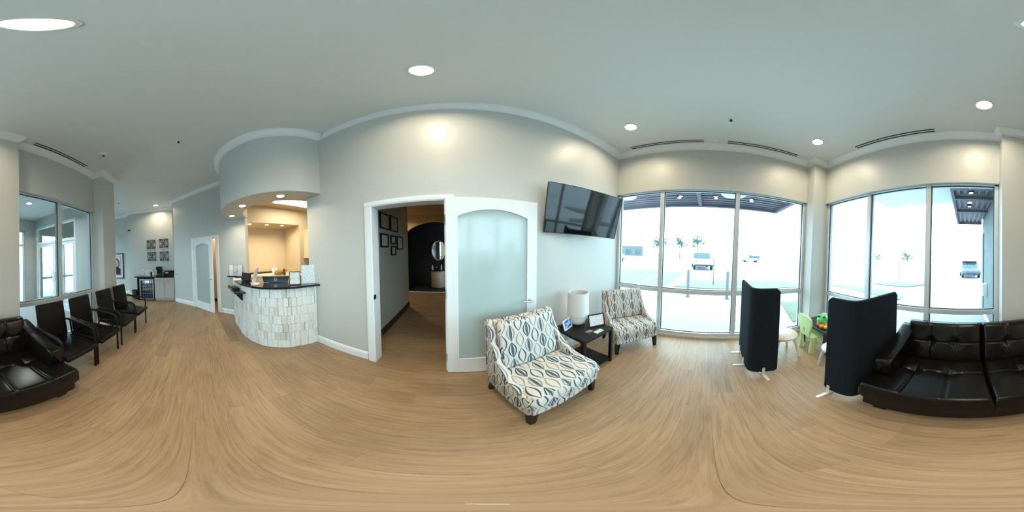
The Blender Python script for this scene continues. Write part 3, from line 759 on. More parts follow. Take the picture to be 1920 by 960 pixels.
for k in range(5):
    a = 2 * PI * k / 5; bm = BM(); tube(bm, [(0, 0, .09), (.27 * math.cos(a), .27 * math.sin(a), .055)], [.025, .016], 8); ball(bm, (.27 * math.cos(a), .27 * math.sin(a), .03), .03, 8); ob('leg', bm, 'black_metal', oc)
# leaflet shelf on the angled wall
lf = thing('leaflet_shelf', 'clear leaflet holder on a small black wall shelf by the counter', 'leaflet holder', TI @ Vector((2.43, 0, 1.001)), R(45))
ob('shelf', bmbox(-.21, .21, -.13, -.002, 0, .02), 'black_metal', lf)
ob('holder_back', bmbox(-.19, .19, -.02, -.012, .021, .31), 'glass_clear', lf); ob('holder_front', bmbox(-.19, .19, -.09, -.084, .021, .17), 'glass_clear', lf)
for k in range(3): ob('leaflet', bmbox(-.18 + k * .122, -.066 + k * .122, -.05, -.044, .022, .29), ('paper', 'print_flyer', 'print_text')[k], lf)

# ------------------------------------------------------------------ coffee corner
CB = thing('base_cabinet', 'pale grey base cabinet with two doors under the coffee counter', 'cabinet', (-5.60, -1.145, 0))
ob('cabinet_body', bmbox(-.66, -.02, -.355, .345, .09, .848), 'cabinet_grey', CB); ob('toe_kick', bmbox(-.6, -.07, -.355, .345, 0, .09), 'cabinet_grey', CB)
for k in (-.353, -.003):
    d = ob('door', bmbox(-.0195, 0, k, k + .345, .095, .69), 'cabinet_grey', CB); ob('handle', bmbox(.0005, .012, k + (.315 if k < -.1 else .018), k + (.327 if k < -.1 else .03), .54, .66), 'nickel', d)
    d = ob('drawer', bmbox(-.0195, 0, k, k + .345, .695, .844), 'cabinet_grey', CB); ob('handle', bmbox(.0005, .012, k + .12, k + .225, .765, .777), 'nickel', d)
FR = thing('beverage_fridge', 'black glass front beverage fridge full of bottles', 'fridge', (-5.60, -1.80, 0))
bm = BM()
for a in ((-.64, -.60, -.265, .265, .03, .80), (-.60, -.03, -.265, -.235, .03, .80), (-.60, -.03, .235, .265, .03, .80), (-.60, -.03, -.235, .235, .03, .08), (-.60, -.03, -.235, .235, .755, .80)): box(bm, *a)
ob('fridge_body', bm, 'black_metal', FR)
bm = BM()
for a in ((-.265, -.225, .04, .795), (.225, .265, .04, .795), (-.225, .225, .04, .085), (-.225, .225, .745, .795)): box(bm, -.028, .006, *a)
dr = ob('door', bm, 'steel', FR); ob('pane', bmbox(-.012, -.006, -.225, .225, .085, .745), 'glass_clear', dr); ob('handle', bmbox(.0065, .03, .235, .25, .25, .6), 'steel', dr)
for z in (.23, .36, .49, .62): ob('shelf', bmbox(-.58, -.06, -.23, .23, z, z + .008), 'steel', FR)
for a in ((-.25, -.2, -.62, -.57), (.2, .25, -.62, -.57), (-.25, -.2, -.10, -.05), (.2, .25, -.10, -.05)): ob('foot', bmbox(a[2], a[3], a[0], a[1], 0, .03), 'black_metal', FR)
spd = bpy.data.lights.new('fridge_lamp', 'POINT'); spd.energy = 1.2; spd.color = (.8, .9, 1); spd.shadow_soft_size = .03
o = bpy.data.objects.new('fridge_lamp', spd); COL.objects.link(o); o.parent = FR; o.location = (-.10, 0, .72)
bot = {}
bi = 0
for z, m in ((.081, 'bottle_blue'), (.2385, 'bottle_blue'), (.3685, 'bottle_pale'), (.4985, 'bottle_pale'), (.6285, 'bottle_pale')):
    for k in range(6):
        mm = 'bottle_red' if (abs(z - .2385) < .01 and k in (4,)) else m
        if mm not in bot:
            bm = BM(); lathe(bm, [(.026, 0), (.028, .006), (.028, .065), (.013, .09), (.013, .105)], 10)
            bot[mm] = bm; o = ob('drink_bottle', bm, mm, smooth=True); bot[mm] = o
        else:
            o = bot[mm].copy(); COL.objects.link(o)
        o.location = (-5.60 - .17, -1.80 - .185 + k * .074, z)
        row = ('bottom floor', 'lowest shelf', 'second shelf', 'third shelf', 'top shelf')[(.081, .2385, .3685, .4985, .6285).index(z)]
        c = {'bottle_blue': 'dark blue', 'bottle_pale': 'clear pale', 'bottle_red': 'red'}[mm]
        tag(o, f'{c} drink bottle on the {row} of the beverage fridge', 'bottle', 'drink bottles in the beverage fridge')
cc = thing('coffee_counter', 'black counter slab over the cabinet and beverage fridge', 'countertop', (-5.60, -1.5, 0))
ob('slab', bmbox(-.675, .03, -.76, .70, .85, .885, bev=.004), 'granite', cc); ob('end_panel', bmbox(-.66, -.01, -.66, -.62, 0, .85), 'black_wood', cc)
ob('front_rail', bmbox(-.02, .0, -.62, -.01, .805, .85), 'black_wood', cc)
kz = .8862
km = thing('coffee_maker', 'black pod coffee maker on the coffee counter', 'coffee maker', (-5.98, -1.40, kz))
ob('base', bmbox(-.14, .14, -.10, .10, 0, .035, bev=.008), 'black_metal', km); ob('column', bmbox(-.14, -.02, -.10, .10, .035, .24), 'black_metal', km); ob('brew_head', bmbox(-.14, .13, -.10, .10, .22, .33, bev=.02), 'black_metal', km)
ob('water_tank', bmbox(-.10, .06, .102, .15, .01, .28), 'glass_clear', km); ob('drip_tray', bmbox(.0, .13, -.07, .07, .0352, .045), 'steel', km)
def cup(x, y, h, m, lab):
    t = thing('cup_stack', lab, 'cups', (x, y, kz)); bm = BM(); lathe(bm, [(.028, 0), (.036, h), (.033, h), (.026, .004)], 16, cap=False); ob('cup', bm, m, t, smooth=True)
    bm = BM(); lathe(bm, [(.027, .0005), (.027, .004)], 16); ob('cup_bottom', bm, m, t)
cup(-5.85, -1.68, .15, 'black_metal', 'tall black cup stack beside the white flyer')
cup(-5.85, -1.60, .16, 'white_plastic', 'white cup stack beside the coffee maker')
tr = thing('condiment_tray', 'black condiment tray with white packets at the counter end', 'tray', (-5.95, -1.02, kz))
bm = BM()
for a in ((-.12, .12, -.2, .2, 0, .012), (-.12, -.105, -.2, .2, .012, .17), (.105, .12, -.2, .2, .012, .09), (-.105, .105, -.2, -.185, .012, .13), (-.105, .105, .185, .2, .012, .13), (-.105, .105, -.01, .005, .012, .12)): box(bm, *a)
ob('tray_body', bm, 'black_metal', tr)
for k in range(4): ob('packet', bmbox(-.07 + .03 * k, -.055 + .03 * k, -.15, -.04, .0125, .115), 'paper', tr)
tabletop_frame('flyer_stand', 'framed portrait flyer standing at the left of the coffee counter', (-5.95, -1.99, kz), R(90), .17, .25, 'print_flyer', 8, 'cream_plastic', .012)
tabletop_frame('flyer_stand', 'white flyer with red print beside the black cup stack', (-5.92, -1.78, kz), R(90), .17, .22, 'print_flyer', 8, 'white_plastic', .02)
bn = thing('waste_bin', 'small slate blue waste bin against the fridge side panel', 'bin', (-5.78, -2.32, 0))
bm = BM(); lathe(bm, [(.10, 0), (.13, .34), (.122, .34), (.092, .008)], 20, cap=False); ob('bin_body', bm, 'slate', bn, smooth=True)
bm = BM(); lathe(bm, [(.095, .001), (.095, .008)], 20); ob('bin_bottom', bm, 'slate', bn)
# ironwork wall art
def scroll(cx_, cz_, r, turns, a0, dirn, n=26):
    return [(cx_ + r * (1 - .75 * i / n) * math.cos(a0 + dirn * turns * 2 * PI * i / n), 0, cz_ + r * (1 - .75 * i / n) * math.sin(a0 + dirn * turns * 2 * PI * i / n)) for i in range(n + 1)]
for (y, z, lab) in ((-1.76, 2.10, 'upper ironwork scroll panel nearer the alcove'), (-1.255, 2.12, 'upper ironwork scroll panel nearer the angled wall'), (-1.75, 1.615, 'lower ironwork scroll panel above the flyers'), (-1.245, 1.615, 'lower ironwork scroll panel above the coffee maker')):
    t = thing('wall_art_panel', lab, 'wall art', (-6.262, y, z), R(90), 'square ironwork panels over the coffee counter')
    bm = BM(); h = .175
    for a in ((-h, h, h - .014, h), (-h, h, -h, -h + .014), (-h, -h + .014, -h, h), (h - .014, h, -h, h)): box(bm, a[0], a[1], -.012, 0.006, a[2], a[3])
    ob('frame', bm, 'art_metal', t)
    for sx in (-1, 1):
        for sz in (-1, 1):
            bm = BM()
            tube(bm, [(sx * x_, 0, sz * z_) for x_, _, z_ in scroll(.085, .085, .072, 1.3, 0.6, 1)], .0085, 6)
            tube(bm, [(sx * .02, 0, sz * .16), (sx * .05, 0, sz * .10), (sx * .02, 0, sz * .04), (0, 0, sz * .0)], .007, 6)
            box(bm, sx * .135 - .022, sx * .135 + .022, -.008, .004, sz * .135 - .022, sz * .135 + .022)
            ob('scroll', bm, 'art_metal', t)
    bm = BM(); lathe(bm, [(.03, -.006), (.045, -.006), (.045, .006), (.03, .006), (.03, -.006)], 16, T=Matrix.Rotation(PI / 2, 4, 'X'), cap=False); ob('rosette', bm, 'art_metal', t)
# framed portrait in the alcove
pt = thing('portrait_frame', 'large black framed portrait photograph on the alcove wall', 'picture frame', (-6.598, -3.56, 1.25), R(90))
w, h = .80, 1.13
bm = BM()
for a in ((-w / 2, w / 2, h / 2 - .035, h / 2), (-w / 2, w / 2, -h / 2, -h / 2 + .035), (-w / 2, -w / 2 + .035, -h / 2, h / 2), (w / 2 - .035, w / 2, -h / 2, h / 2)): box(bm, a[0], a[1], -.04, -.001, a[2], a[3])
ob('frame', bm, 'black_wood', pt); ob('mat_board', bmbox(-w / 2 + .035, w / 2 - .035, -.015, -.004, -h / 2 + .035, h / 2 - .035), 'mat_white', pt)
bm = BM()
for a in ((-w / 2 + .13, w / 2 - .13, h / 2 - .165, h / 2 - .145), (-w / 2 + .13, w / 2 - .13, -h / 2 + .145, -h / 2 + .165), (-w / 2 + .13, -w / 2 + .15, -h / 2 + .165, h / 2 - .165), (w / 2 - .15, w / 2 - .13, -h / 2 + .165, h / 2 - .165)): box(bm, a[0], a[1], -.021, -.0151, a[2], a[3])
ob('inner_fillet', bm, 'black_wood', pt)
ph = ob('photograph', bmbox(-w / 2 + .15, w / 2 - .15, -.018, -.0151, -h / 2 + .165, h / 2 - .165), 'mat_white', pt)
def ell(cx_, cz_, a, b, n=24): return [(cx_ + a * math.cos(2 * PI * i / n), cz_ + b * math.sin(2 * PI * i / n)) for i in range(n)]
bm = BM(); prism(bm, ell(.07, .10, .15, .26), -.0188, -.0181, axis='y'); ob('printed_hair', bm, 'chair_tan', ph)
bm = BM(); prism(bm, ell(.03, .12, .09, .15), -.0195, -.0189, axis='y'); ob('printed_face', bm, 'skin', ph)
bm = BM(); prism(bm, [(-.22, -.39), (.24, -.39), (.24, -.12), (.1, -.04), (-.1, -.06), (-.22, -.18)], -.0202, -.0196, axis='y'); ob('printed_clothes', bm, 'black_metal', ph)
# small fittings
sc_ = thing('security_camera', 'small bracket mounted security camera high beside the alcove', 'camera', (-6.28, -2.62, 2.78), R(-60))
bm = BM(); tube(bm, [(-.06, 0, 0), (.05, 0, 0)], .008, 8); ob('bracket', bm, 'white_plastic', sc_); bm = BM(); tube(bm, [(.03, 0, -.01), (.13, 0, -.03)], .026, 12); ob('camera_body', bm, 'black_metal', sc_)
pl = thing('round_thermostat', 'small round wall knob on the angled wall near the cabinet', 'thermostat', TI @ Vector((.13, -.001, .97)), R(45))
bm = BM(); lathe(bm, [(.03, 0), (.03, .012), (.02, .02)], 16, T=Matrix.Rotation(PI / 2, 4, 'X')); ob('dial', bm, 'nickel', pl, smooth=True)

# ------------------------------------------------------------------ sofa
SO = thing('leather_sofa', 'black tufted leather two seat sofa in front of the window', 'sofa', (-.19, -.97, 0))
# local x along sofa (-.88 .. .88), y negative towards the wall
def cushion(name, x0, x1, y0, y1, z0, z1, cols, rows_, T=None, bulge=.02, crease=.010, dep=.026, edge=.028, nu=72, nv=64, mtl='leather'):
    def top(u, v):
        x = x0 + (x1 - x0) * u; y = y0 + (y1 - y0) * v
        eu = min(u, 1 - u) * (x1 - x0); ev = min(v, 1 - v) * (y1 - y0)
        def rnd(d): return 0 if d >= edge else -(edge - math.sqrt(max(0, edge * edge - (edge - d) ** 2)))
        z = z1 + rnd(eu) + rnd(ev) + bulge * (math.sin(PI * u) ** .5 * math.sin(PI * v) ** .5 - 1) * .6
        for c in cols:
            d = abs(u - c) * (x1 - x0); z -= crease * math.exp(-(d / .009) ** 2)
        for c in rows_:
            d = abs(v - c) * (y1 - y0); z -= crease * math.exp(-(d / .009) ** 2)
        for c in cols:
            for r_ in rows_:
                d2 = ((u - c) * (x1 - x0)) ** 2 + ((v - r_) * (y1 - y0)) ** 2; z -= dep * math.exp(-d2 / .0028)
        return (x, y, max(z, z0 + .01))
    bm = BM(); g_ = grid(bm, nu, nv, top, T=T)
    bot = []
    rim = [g_[i][0] for i in range(nu + 1)] + [g_[nu][j] for j in range(1, nv + 1)] + [g_[i][nv] for i in range(nu - 1, -1, -1)] + [g_[0][j] for j in range(nv - 1, 0, -1)]
    inv = T.inverted() if T is not None else None
    for v_ in rim:
        c = inv @ v_.co if T is not None else v_.co.copy(); c = Vector((c.x, c.y, z0)); bot.append(bm.verts.new(T @ c if T is not None else c))
    n = len(rim)
    for i in range(n): bm.faces.new((rim[i], bot[i], bot[(i + 1) % n], rim[(i + 1) % n]))
    bm.faces.new(bot); bmesh.ops.recalc_face_normals(bm, faces=bm.faces)
    o = ob(name, bm, mtl, SO, smooth=True, ang=1.2)
    for c in cols:
        for r_ in rows_:
            p = Vector(top(c, r_)); bm = BM(); ball(bm, p + Vector((0, 0, .003)), .013, 10, (1, 1, .5))
            if T is not None: bmesh.ops.transform(bm, matrix=T, verts=bm.verts)
            ob('button', bm, mtl, o, smooth=True, ang=3)
    return o
ob('sofa_base', bmbox(-.86, .86, -.82, -.03, .075, .225, bev=.012), 'leather', SO)
ob('front_piping', bmbox(-.868, .868, -.03, -.012, .195, .235, bev=.006), 'leather', SO)
cushion('seat_cushion', -.88, -.003, -.80, 0.0, .225, .40, (.34, .67), (.50,))
cushion('seat_cushion', .003, .88, -.80, 0.0, .225, .40, (.34, .67), (.50,))
Tb = Matrix.Translation((0, -.62, .37)) @ Matrix.Rotation(R(74), 4, 'X')    # local y up along the back, z towards front
Tb = Matrix.Translation((0, -.66, .36)) @ Matrix(((1, 0, 0, 0), (0, -.29, .957, 0), (0, .957, .29, 0), (0, 0, 0, 1)))
for a in ((-.78, -.004), (.004, .78)): cushion('back_cushion', a[0], a[1], 0, .47, -.07, .075, (.34, .67), (.52,), T=Tb, bulge=.05, edge=.045, nu=64, nv=44)
bm = BM(); prism(bm, [(-.74, .225), (-.735, .40), (-.86, .78), (-.90, .78), (-.88, .225)], -.79, .79, axis='x'); ob('back_frame', bm, 'leather', SO)
for s_ in (-1, 1):
    bm = BM(); prism(bm, [(-.195, .405), (-.185, .555), (-.20, .585), (-.25, .60), (-.55, .66), (-.78, .735), (-.86, .745), (-.86, .405)], s_ * .72 if s_ > 0 else -.875, .875 if s_ > 0 else -.72, axis='x')
    bmesh.ops.bevel(bm, geom=[e for e in bm.edges], offset=.014, segments=2, affect='EDGES', profile=.5)
    ob('armrest', bm, 'leather', SO, smooth=True)
for x in (-.74, .74):
    for y in (-.12, -.72): ob('foot', bmbox(x - .05, x + .05, y - .05, y + .05, 0, .075), 'leg_wood', SO)

# ------------------------------------------------------------------ row of black waiting chairs
def make_wchair():
    t = thing('waiting_chair', 'x', 'chair', (0, 0, 0), 0, 'black waiting chairs along the vestibule window')
    # local: faces +y, origin at floor under seat centre
    bm = BM(); box(bm, -.255, .255, -.26, .27, .365, .435, bev=.03, seg=3)
    for v in bm.verts:
        if v.co.z > .42: v.co.z += .012 * (1 - (v.co.x / .26) ** 2)
        if v.co.y > .2: v.co.z -= .012
    ob('seat', bm, 'black_vinyl', t, smooth=True)
    Tk = Matrix.Translation((0, -.235, .45)) @ Matrix.Rotation(R(10), 4, 'X')
    bm = BM(); box(bm, -.225, .225, -.035, .03, -.02, .50, bev=.025, seg=3, T=Tk)
    bk = ob('backrest', bm, 'black_vinyl', t, smooth=True)
    bm = BM(); box(bm, -.215, .215, .030, .034, .29, .296, T=Tk); ob('seam', bm, 'black_metal', bk)
    for s_ in (-1, 1):
        x = s_ * .265
        bm = BM(); tube(bm, [(x, .20, 0), (x, .20, .40), (x, .205, .52), (x, .19, .60), (x, .13, .638), (x, 0, .645), (x, -.20, .66), (s_ * .235, -.27, .665)], [.016, .016, .016, .016, .02, .024, .022, .016], 8); ob('arm_leg', bm, 'black_metal', t, smooth=True)
        bm = BM(); tube(bm, [(s_ * .24, -.36, 0), (s_ * .24, -.25, .38), (s_ * .235, -.30, .62)], .015, 8); ob('leg', bm, 'black_metal', t, smooth=True)
        bm = BM(); tube(bm, [(x, .20, .38), (s_ * .24, -.26, .375)], .012, 8); ob('side_rail', bm, 'black_metal', t)
        bm = BM(); ball(bm, (x, .20, .008), .02, 10, (1, 1, .4)); ob('foot_cap', bm, 'black_metal', t)
    return t
wc = make_wchair()
wl = ['black armed waiting chair standing against the sofa arm', 'black armed waiting chair second from the sofa', 'black armed waiting chair third from the sofa', 'black armed waiting chair at the row end by the alcove']
for i, (x, y, a) in enumerate(((-1.358, -1.40, 0), (-1.94, -1.40, 0), (-2.63, -1.40, -2), (-3.24, -1.385, -4))):
    c = wc if i == 0 else copy_tree(wc)
    c.location = (x, y, 0); c.rotation_euler = (0, 0, R(a)); c['label'] = wl[i]

# ------------------------------------------------------------------ patterned slipper chairs
def make_slipper():
    t = thing('slipper_chair', 'x', 'armchair', (0, 0, 0), 0, 'patterned slipper chairs beside the side table')
    # local: x right, y back, front edge at y=0, origin under the front centre
    W2 = .352
    ob('seat_frame', bmbox(-W2 + .02, W2 - .02, .0, .58, .20, .33, bev=.012), 'ogee_fabric', t, uv=True)
    bm = BM()
    def top(u, v):
        x = (-W2 + .002) + (2 * W2 - .004) * u; y = -.012 + .56 * v
        d = min(u, 1 - u) * 2 * W2; e = v * .56; r_ = .05
        z = .437 + .014 * math.sin(PI * u) ** .6 * math.sin(PI * min(1, v * 1.1)) ** .6
        if y > .13:
            x = max(-W2 + .058, min(W2 - .058, x))
        for k in (d, e):
            if k < r_: z -= r_ - math.sqrt(max(0, r_ * r_ - (r_ - k) ** 2))
        return (x, y, z)
    g_ = grid(bm, 28, 26, top)
    rim = [g_[i][0] for i in range(29)] + [g_[28][j] for j in range(1, 27)] + [g_[i][26] for i in range(27, -1, -1)] + [g_[0][j] for j in range(25, 0, -1)]
    bot = [bm.verts.new((v.co.x, v.co.y, .325)) for v in rim]
    for i in range(len(rim)): bm.faces.new((rim[i], bot[i], bot[(i + 1) % len(rim)], rim[(i + 1) % len(rim)]))
    bm.faces.new(bot); bmesh.ops.recalc_face_normals(bm, faces=bm.faces)
    ob('seat_cushion', bm, 'ogee_fabric', t, smooth=True, uv=True, ang=1.0)
    prof = [(.015, .20), (.56, .20), (.605, .40), (.655, .86), (.64, .885), (.60, .89), (.565, .875), (.50, .72), (.43, .605), (.34, .52), (.24, .465), (.14, .44), (.06, .425), (.015, .40)]
    for s_ in (-1, 1):
        bm = BM(); prism(bm, prof, s_ * W2 if s_ < 0 else W2 - .06, -W2 + .06 if s_ < 0 else W2, axis='x')
        bmesh.ops.bevel(bm, geom=list(bm.edges), offset=.014, segments=2, affect='EDGES', profile=.5)
        ob('side_wing', bm, 'ogee_fabric', t, smooth=True, uv=True)
    bm = BM(); prism(bm, [(.47, .42), (.525, .42), (.58, .40), (.645, .86), (.63, .882), (.585, .885)], -W2 + .062, W2 - .062, axis='x')
    bmesh.ops.bevel(bm, geom=list(bm.edges), offset=.012, segments=2, affect='EDGES', profile=.5)
    ob('back_panel', bm, 'ogee_fabric', t, smooth=True, uv=True)
    Tk = Matrix.Translation((0, .455, .44)) @ Matrix.Rotation(R(-13), 4, 'X')
    bm = BM(); box(bm, -W2 + .064, W2 - .064, -.065, .02, 0, .458, bev=.03, seg=3, T=Tk)
    ob('back_cushion', bm, 'ogee_fabric', t, smooth=True, uv=True)
    for (x, y, dx, dy) in ((-.30, .05, -.012, -.008), (.30, .05, .012, -.008), (-.29, .53, -.02, .07), (.29, .53, .02, .07)):
        bm = BM()
        a = [bm.verts.new((x + sx * .030, y + sy * .030, .205)) for sx, sy in ((-1, -1), (1, -1), (1, 1), (-1, 1))]
        b = [bm.verts.new((x + dx + sx * .019, y + dy + sy * .019, 0)) for sx, sy in ((-1, -1), (1, -1), (1, 1), (-1, 1))]
        bm.faces.new(a); bm.faces.new(b[::-1])
        for k in range(4): bm.faces.new((a[k], b[k], b[(k + 1) % 4], a[(k + 1) % 4]))
        bmesh.ops.recalc_face_normals(bm, faces=bm.faces)
        ob('leg', bm, 'leg_wood', t)
    return t
sc1 = make_slipper()
sc1.location = (.712, .745, 0); sc1.rotation_euler = (0, 0, R(9.8)); sc1['label'] = 'ogee patterned slipper chair in front of the frosted door'
sc2 = copy_tree(sc1)
sc2.location = (1.975, .855, 0); sc2.rotation_euler = (0, 0, R(-34.6)); sc2.scale = (.96, .96, .98); sc2['label'] = 'ogee patterned slipper chair in the corner by the window'

# ------------------------------------------------------------------ side table and what stands on it
ST = thing('side_table', 'square black open side table between the patterned chairs', 'side table', (1.345, 1.265, 0), 0)
hw, hd_ = .245, .245
ob('table_top', bmbox(-hw, hw, -hd_, hd_, .515, .55, bev=.003), 'black_wood', ST); ob('lower_shelf', bmbox(-hw + .01, hw - .01, -hd_ + .01, hd_ - .01, .045, .07), 'black_wood', ST)
for sx in (-1, 1):
    for sy in (-1, 1): ob('leg', bmbox(sx * (hw - .018) - .017, sx * (hw - .018) + .017, sy * (hd_ - .018) - .017, sy * (hd_ - .018) + .017, 0, .515), 'black_wood', ST)
TZ = .5512
LM = thing('table_lamp', 'table lamp with round white base and off white drum shade', 'lamp', (1.385, 1.405, TZ))
bm = BM(); lathe(bm, [(.05, 0), (.07, .004), (.092, .03), (.10, .065), (.092, .10), (.06, .135), (.025, .15), (.02, .16)], 28); ob('lamp_base', bm, 'ceramic', LM, smooth=True)
bm = BM(); lathe(bm, [(.012, .16), (.012, .26)], 12); ob('stem', bm, 'nickel', LM, smooth=True)
bm = BM(); lathe(bm, [(.135, .145), (.128, .43), (.124, .43), (.131, .145), (.135, .145)], 36, cap=False); ob('lamp_shade', bm, 'shade', LM, smooth=True)
bm = BM(); tube(bm, [(-.126, 0, .41), (0, 0, .40), (.126, 0, .41)], .003, 6); tube(bm, [(0, -.126, .41), (0, 0, .40), (0, .126, .41)], .003, 6); ob('shade_spider', bm, 'nickel', LM)
bm = BM(); ball(bm, (0, 0, .30), .03, 14, (1, 1, 1.3)); ob('bulb', bm, 'white_plastic', LM, smooth=True, ang=3)
tabletop_frame('photo_frame', 'small silver photo frame with a blue picture on the side table', (1.205, 1.36, TZ), R(20), .17, .125, 'print_photo', 14, 'white_plastic', .010)
tabletop_frame('award_frame', 'black framed white certificate standing on the side table', (1.485, 1.175, TZ), R(-22), .215, .165, 'print_text', 14, 'black_wood', .014)
tag(ob('card_holder', bmbox(1.26, 1.34, 1.12, 1.17, TZ, TZ + .012), 'nickel'), 'small silver card holder on the side table', 'card holder')
tag(ob('leaflet', bmbox(1.33, 1.45, 1.05, 1.11, TZ, TZ + .003), 'print_cert'), 'greenish leaflet lying flat on the side table', 'leaflet')
tag(ob('pen', tube(BM(), [(1.22, 1.075, TZ + .005), (1.31, 1.10, TZ + .005)], .004, 8), 'black_metal'), 'thin black pen lying on the side table', 'pen')
ou = thing('wall_outlet', 'white wall outlet with a glowing plug in night light', 'outlet', (1.60, YM - .001, .69))
ob('outlet_plate', bmbox(-.036, .036, -.008, 0, -.06, .06, bev=.002), 'white_plastic', ou)
bm = BM(); box(bm, -.025, .025, -.05, -.0085, -.035, .04, bev=.01); ob('night_light', bm, 'night_glow', ou)
pd = bpy.data.lights.new('night_lamp', 'POINT'); pd.energy = 0.7; pd.color = (1, .55, .28); pd.shadow_soft_size = .03
o = bpy.data.objects.new('night_lamp', pd); COL.objects.link(o); o.parent = ou; o.location = (0, -.09, 0)
cb = ob('power_cord', tube(BM(), [(1.585, YM - .02, .62), (1.57, 1.62, .45), (1.50, 1.60, .25), (1.49, 1.585, .05), (1.44, 1.56, .012), (1.38, 1.57, .012), (1.42, 1.60, .30), (1.40, 1.56, .50), (1.40, 1.53, .553), (1.39, 1.495, .560)], .004, 6), 'white_plastic', smooth=True)
tag(cb, 'white lamp cord hanging behind the side table', 'cord')

# ------------------------------------------------------------------ television
TV = thing('wall_television', 'large flat television tilted out from the wall by the window', 'television', (1.502, 1.398, 1.985), rot=None)
q = (Matrix.Rotation(-.284, 3, 'Z') @ Matrix.Rotation(.234, 3, 'X') @ Matrix.Rotation(.025, 3, 'Y')).to_euler(); TV.rotation_euler = q
ob('case', bmbox(-.53, .53, .004, .04, -.301, .301, bev=.004), 'tv_case', TV)
ob('screen', bmbox(-.524, .524, 0, .0039, -.293, .295), 'tv_screen', TV)
bm = BM()
for a in ((-.53, .53, .295, .301), (-.53, .53, -.301, -.293), (-.53, -.524, -.293, .295), (.524, .53, -.293, .295)): box(bm, a[0], a[1], -.004, .0038, a[2], a[3])
ob('bezel', bm, 'tv_case', TV)
mq = Matrix.LocRotScale(TV.location, q, None).inverted()
bm = BM(); box(bm, -.12, .12, .041, .055, -.15, .15); tube(bm, [(0, .05, 0), mq @ Vector((1.62, 1.50, 1.97)), mq @ Vector((1.45, 1.60, 1.97)), mq @ Vector((1.50, 1.655, 1.97))], .022, 8)
ob('mount_arm', bm, 'tv_case', TV)

# ------------------------------------------------------------------ felt privacy screens
def screen(label, path, feet):
    t = thing('privacy_screen', label, 'room divider', (0, 0, 0), 0, 'felt privacy screens around the play corner')
    P = [Vector(p) for p in path]; S = resample(P, .03); n = len(S); Ltot = sum((b[0] - a[0]).length for a, b in zip(S, S[1:]))
    th, z0, z1, cr = .018, .055, 1.16, .035
    bm = BM(); rings = []
    for i, (p, d_) in enumerate(S):
        s = Ltot * i / (n - 1); e = min(s, Ltot - s); k = 0 if e >= cr else cr - math.sqrt(max(0, cr * cr - (cr - e) ** 2))
        nx, ny = d_.y, -d_.x
        rings.append([bm.verts.new((p.x + nx * o_, p.y + ny * o_, z)) for o_, z in ((th, z0 + k + .006), (th, z1 - k - .006), (th - .006, z1 - k), (-th + .006, z1 - k), (-th, z1 - k - .006), (-th, z0 + k + .006), (-th + .006, z0 + k), (th - .006, z0 + k))])
    for a, b in zip(rings, rings[1:]):
        for j in range(8): bm.faces.new((a[j], a[(j + 1) % 8], b[(j + 1) % 8], b[j]))
    bm.faces.new(rings[0]); bm.faces.new(rings[-1][::-1]); bmesh.ops.recalc_face_normals(bm, faces=bm.faces)
    ob('felt_panel', bm, 'felt', t, smooth=True)
    for (x, y, a) in feet:
        T = Matrix.Translation((x, y, 0)) @ Matrix.Rotation(R(a), 4, 'Z')
        bm = BM(); box(bm, -.14, .14, -.016, .016, 0, .008, T=T); box(bm, .019, .025, -.016, .016, .008, .13, T=T); box(bm, -.025, -.019, -.016, .016, .008, .13, T=T); ob('foot', bm, 'foot_metal', t)
s1 = [(2.26, -.507), (1.76, -.475), (1.68, -.475), (1.635, -.49), (1.605, -.53), (1.592, -.58), (1.57, -.76)]
screen('dark felt folding screen standing in front of the side window', s1, [(2.17, -.502, 86), (1.84, -.48, 86), (1.587, -.61, 8)])
s2 = [(1.055, -.992), (.90, -1.005), (.835, -1.02), (.795, -1.045), (.778, -1.085), (.772, -1.15), (.728, -1.66)]
screen('dark felt folding screen standing next to the sofa', s2, [(1.0, -.994, 90), (.742, -1.44, 6)])

# ------------------------------------------------------------------ play corner
KT = thing('play_table', 'low black play table under the corner window', 'table', (1.95, -1.735, 0))
ob('table_top', bmbox(-.32, .32, -.255, .265, .385, .43, bev=.02), 'kid_table', KT)
for sx in (-1, 1):
    for sy in (-1, 1):
        bm = BM(); lathe(bm, [(.035, 0), (.038, .01), (.032, .385)], 14, T=Matrix.Translation((sx * .265, sy * .205, 0))); ob('leg', bm, 'kid_table', KT, smooth=True)
KC = thing('play_chair', 'pale green plastic play chair pushed up to the black table', 'chair', (1.945, -1.53, 0), R(-2))
ob('seat', bmbox(-.165, .165, -.17, .15, .265, .30, bev=.015), 'pale_green', KC)
bm = BM()
outl = [(-.12, .30), (.12, .30), (.135, .40), (.165, .46), (.185, .55), (.17, .61), (.12, .635), (-.12, .635), (-.17, .61), (-.185, .55), (-.165, .46), (-.135, .40)]
Tc = Matrix.Translation((0, .135, 0)) @ Matrix.Rotation(R(-4), 4, 'X')
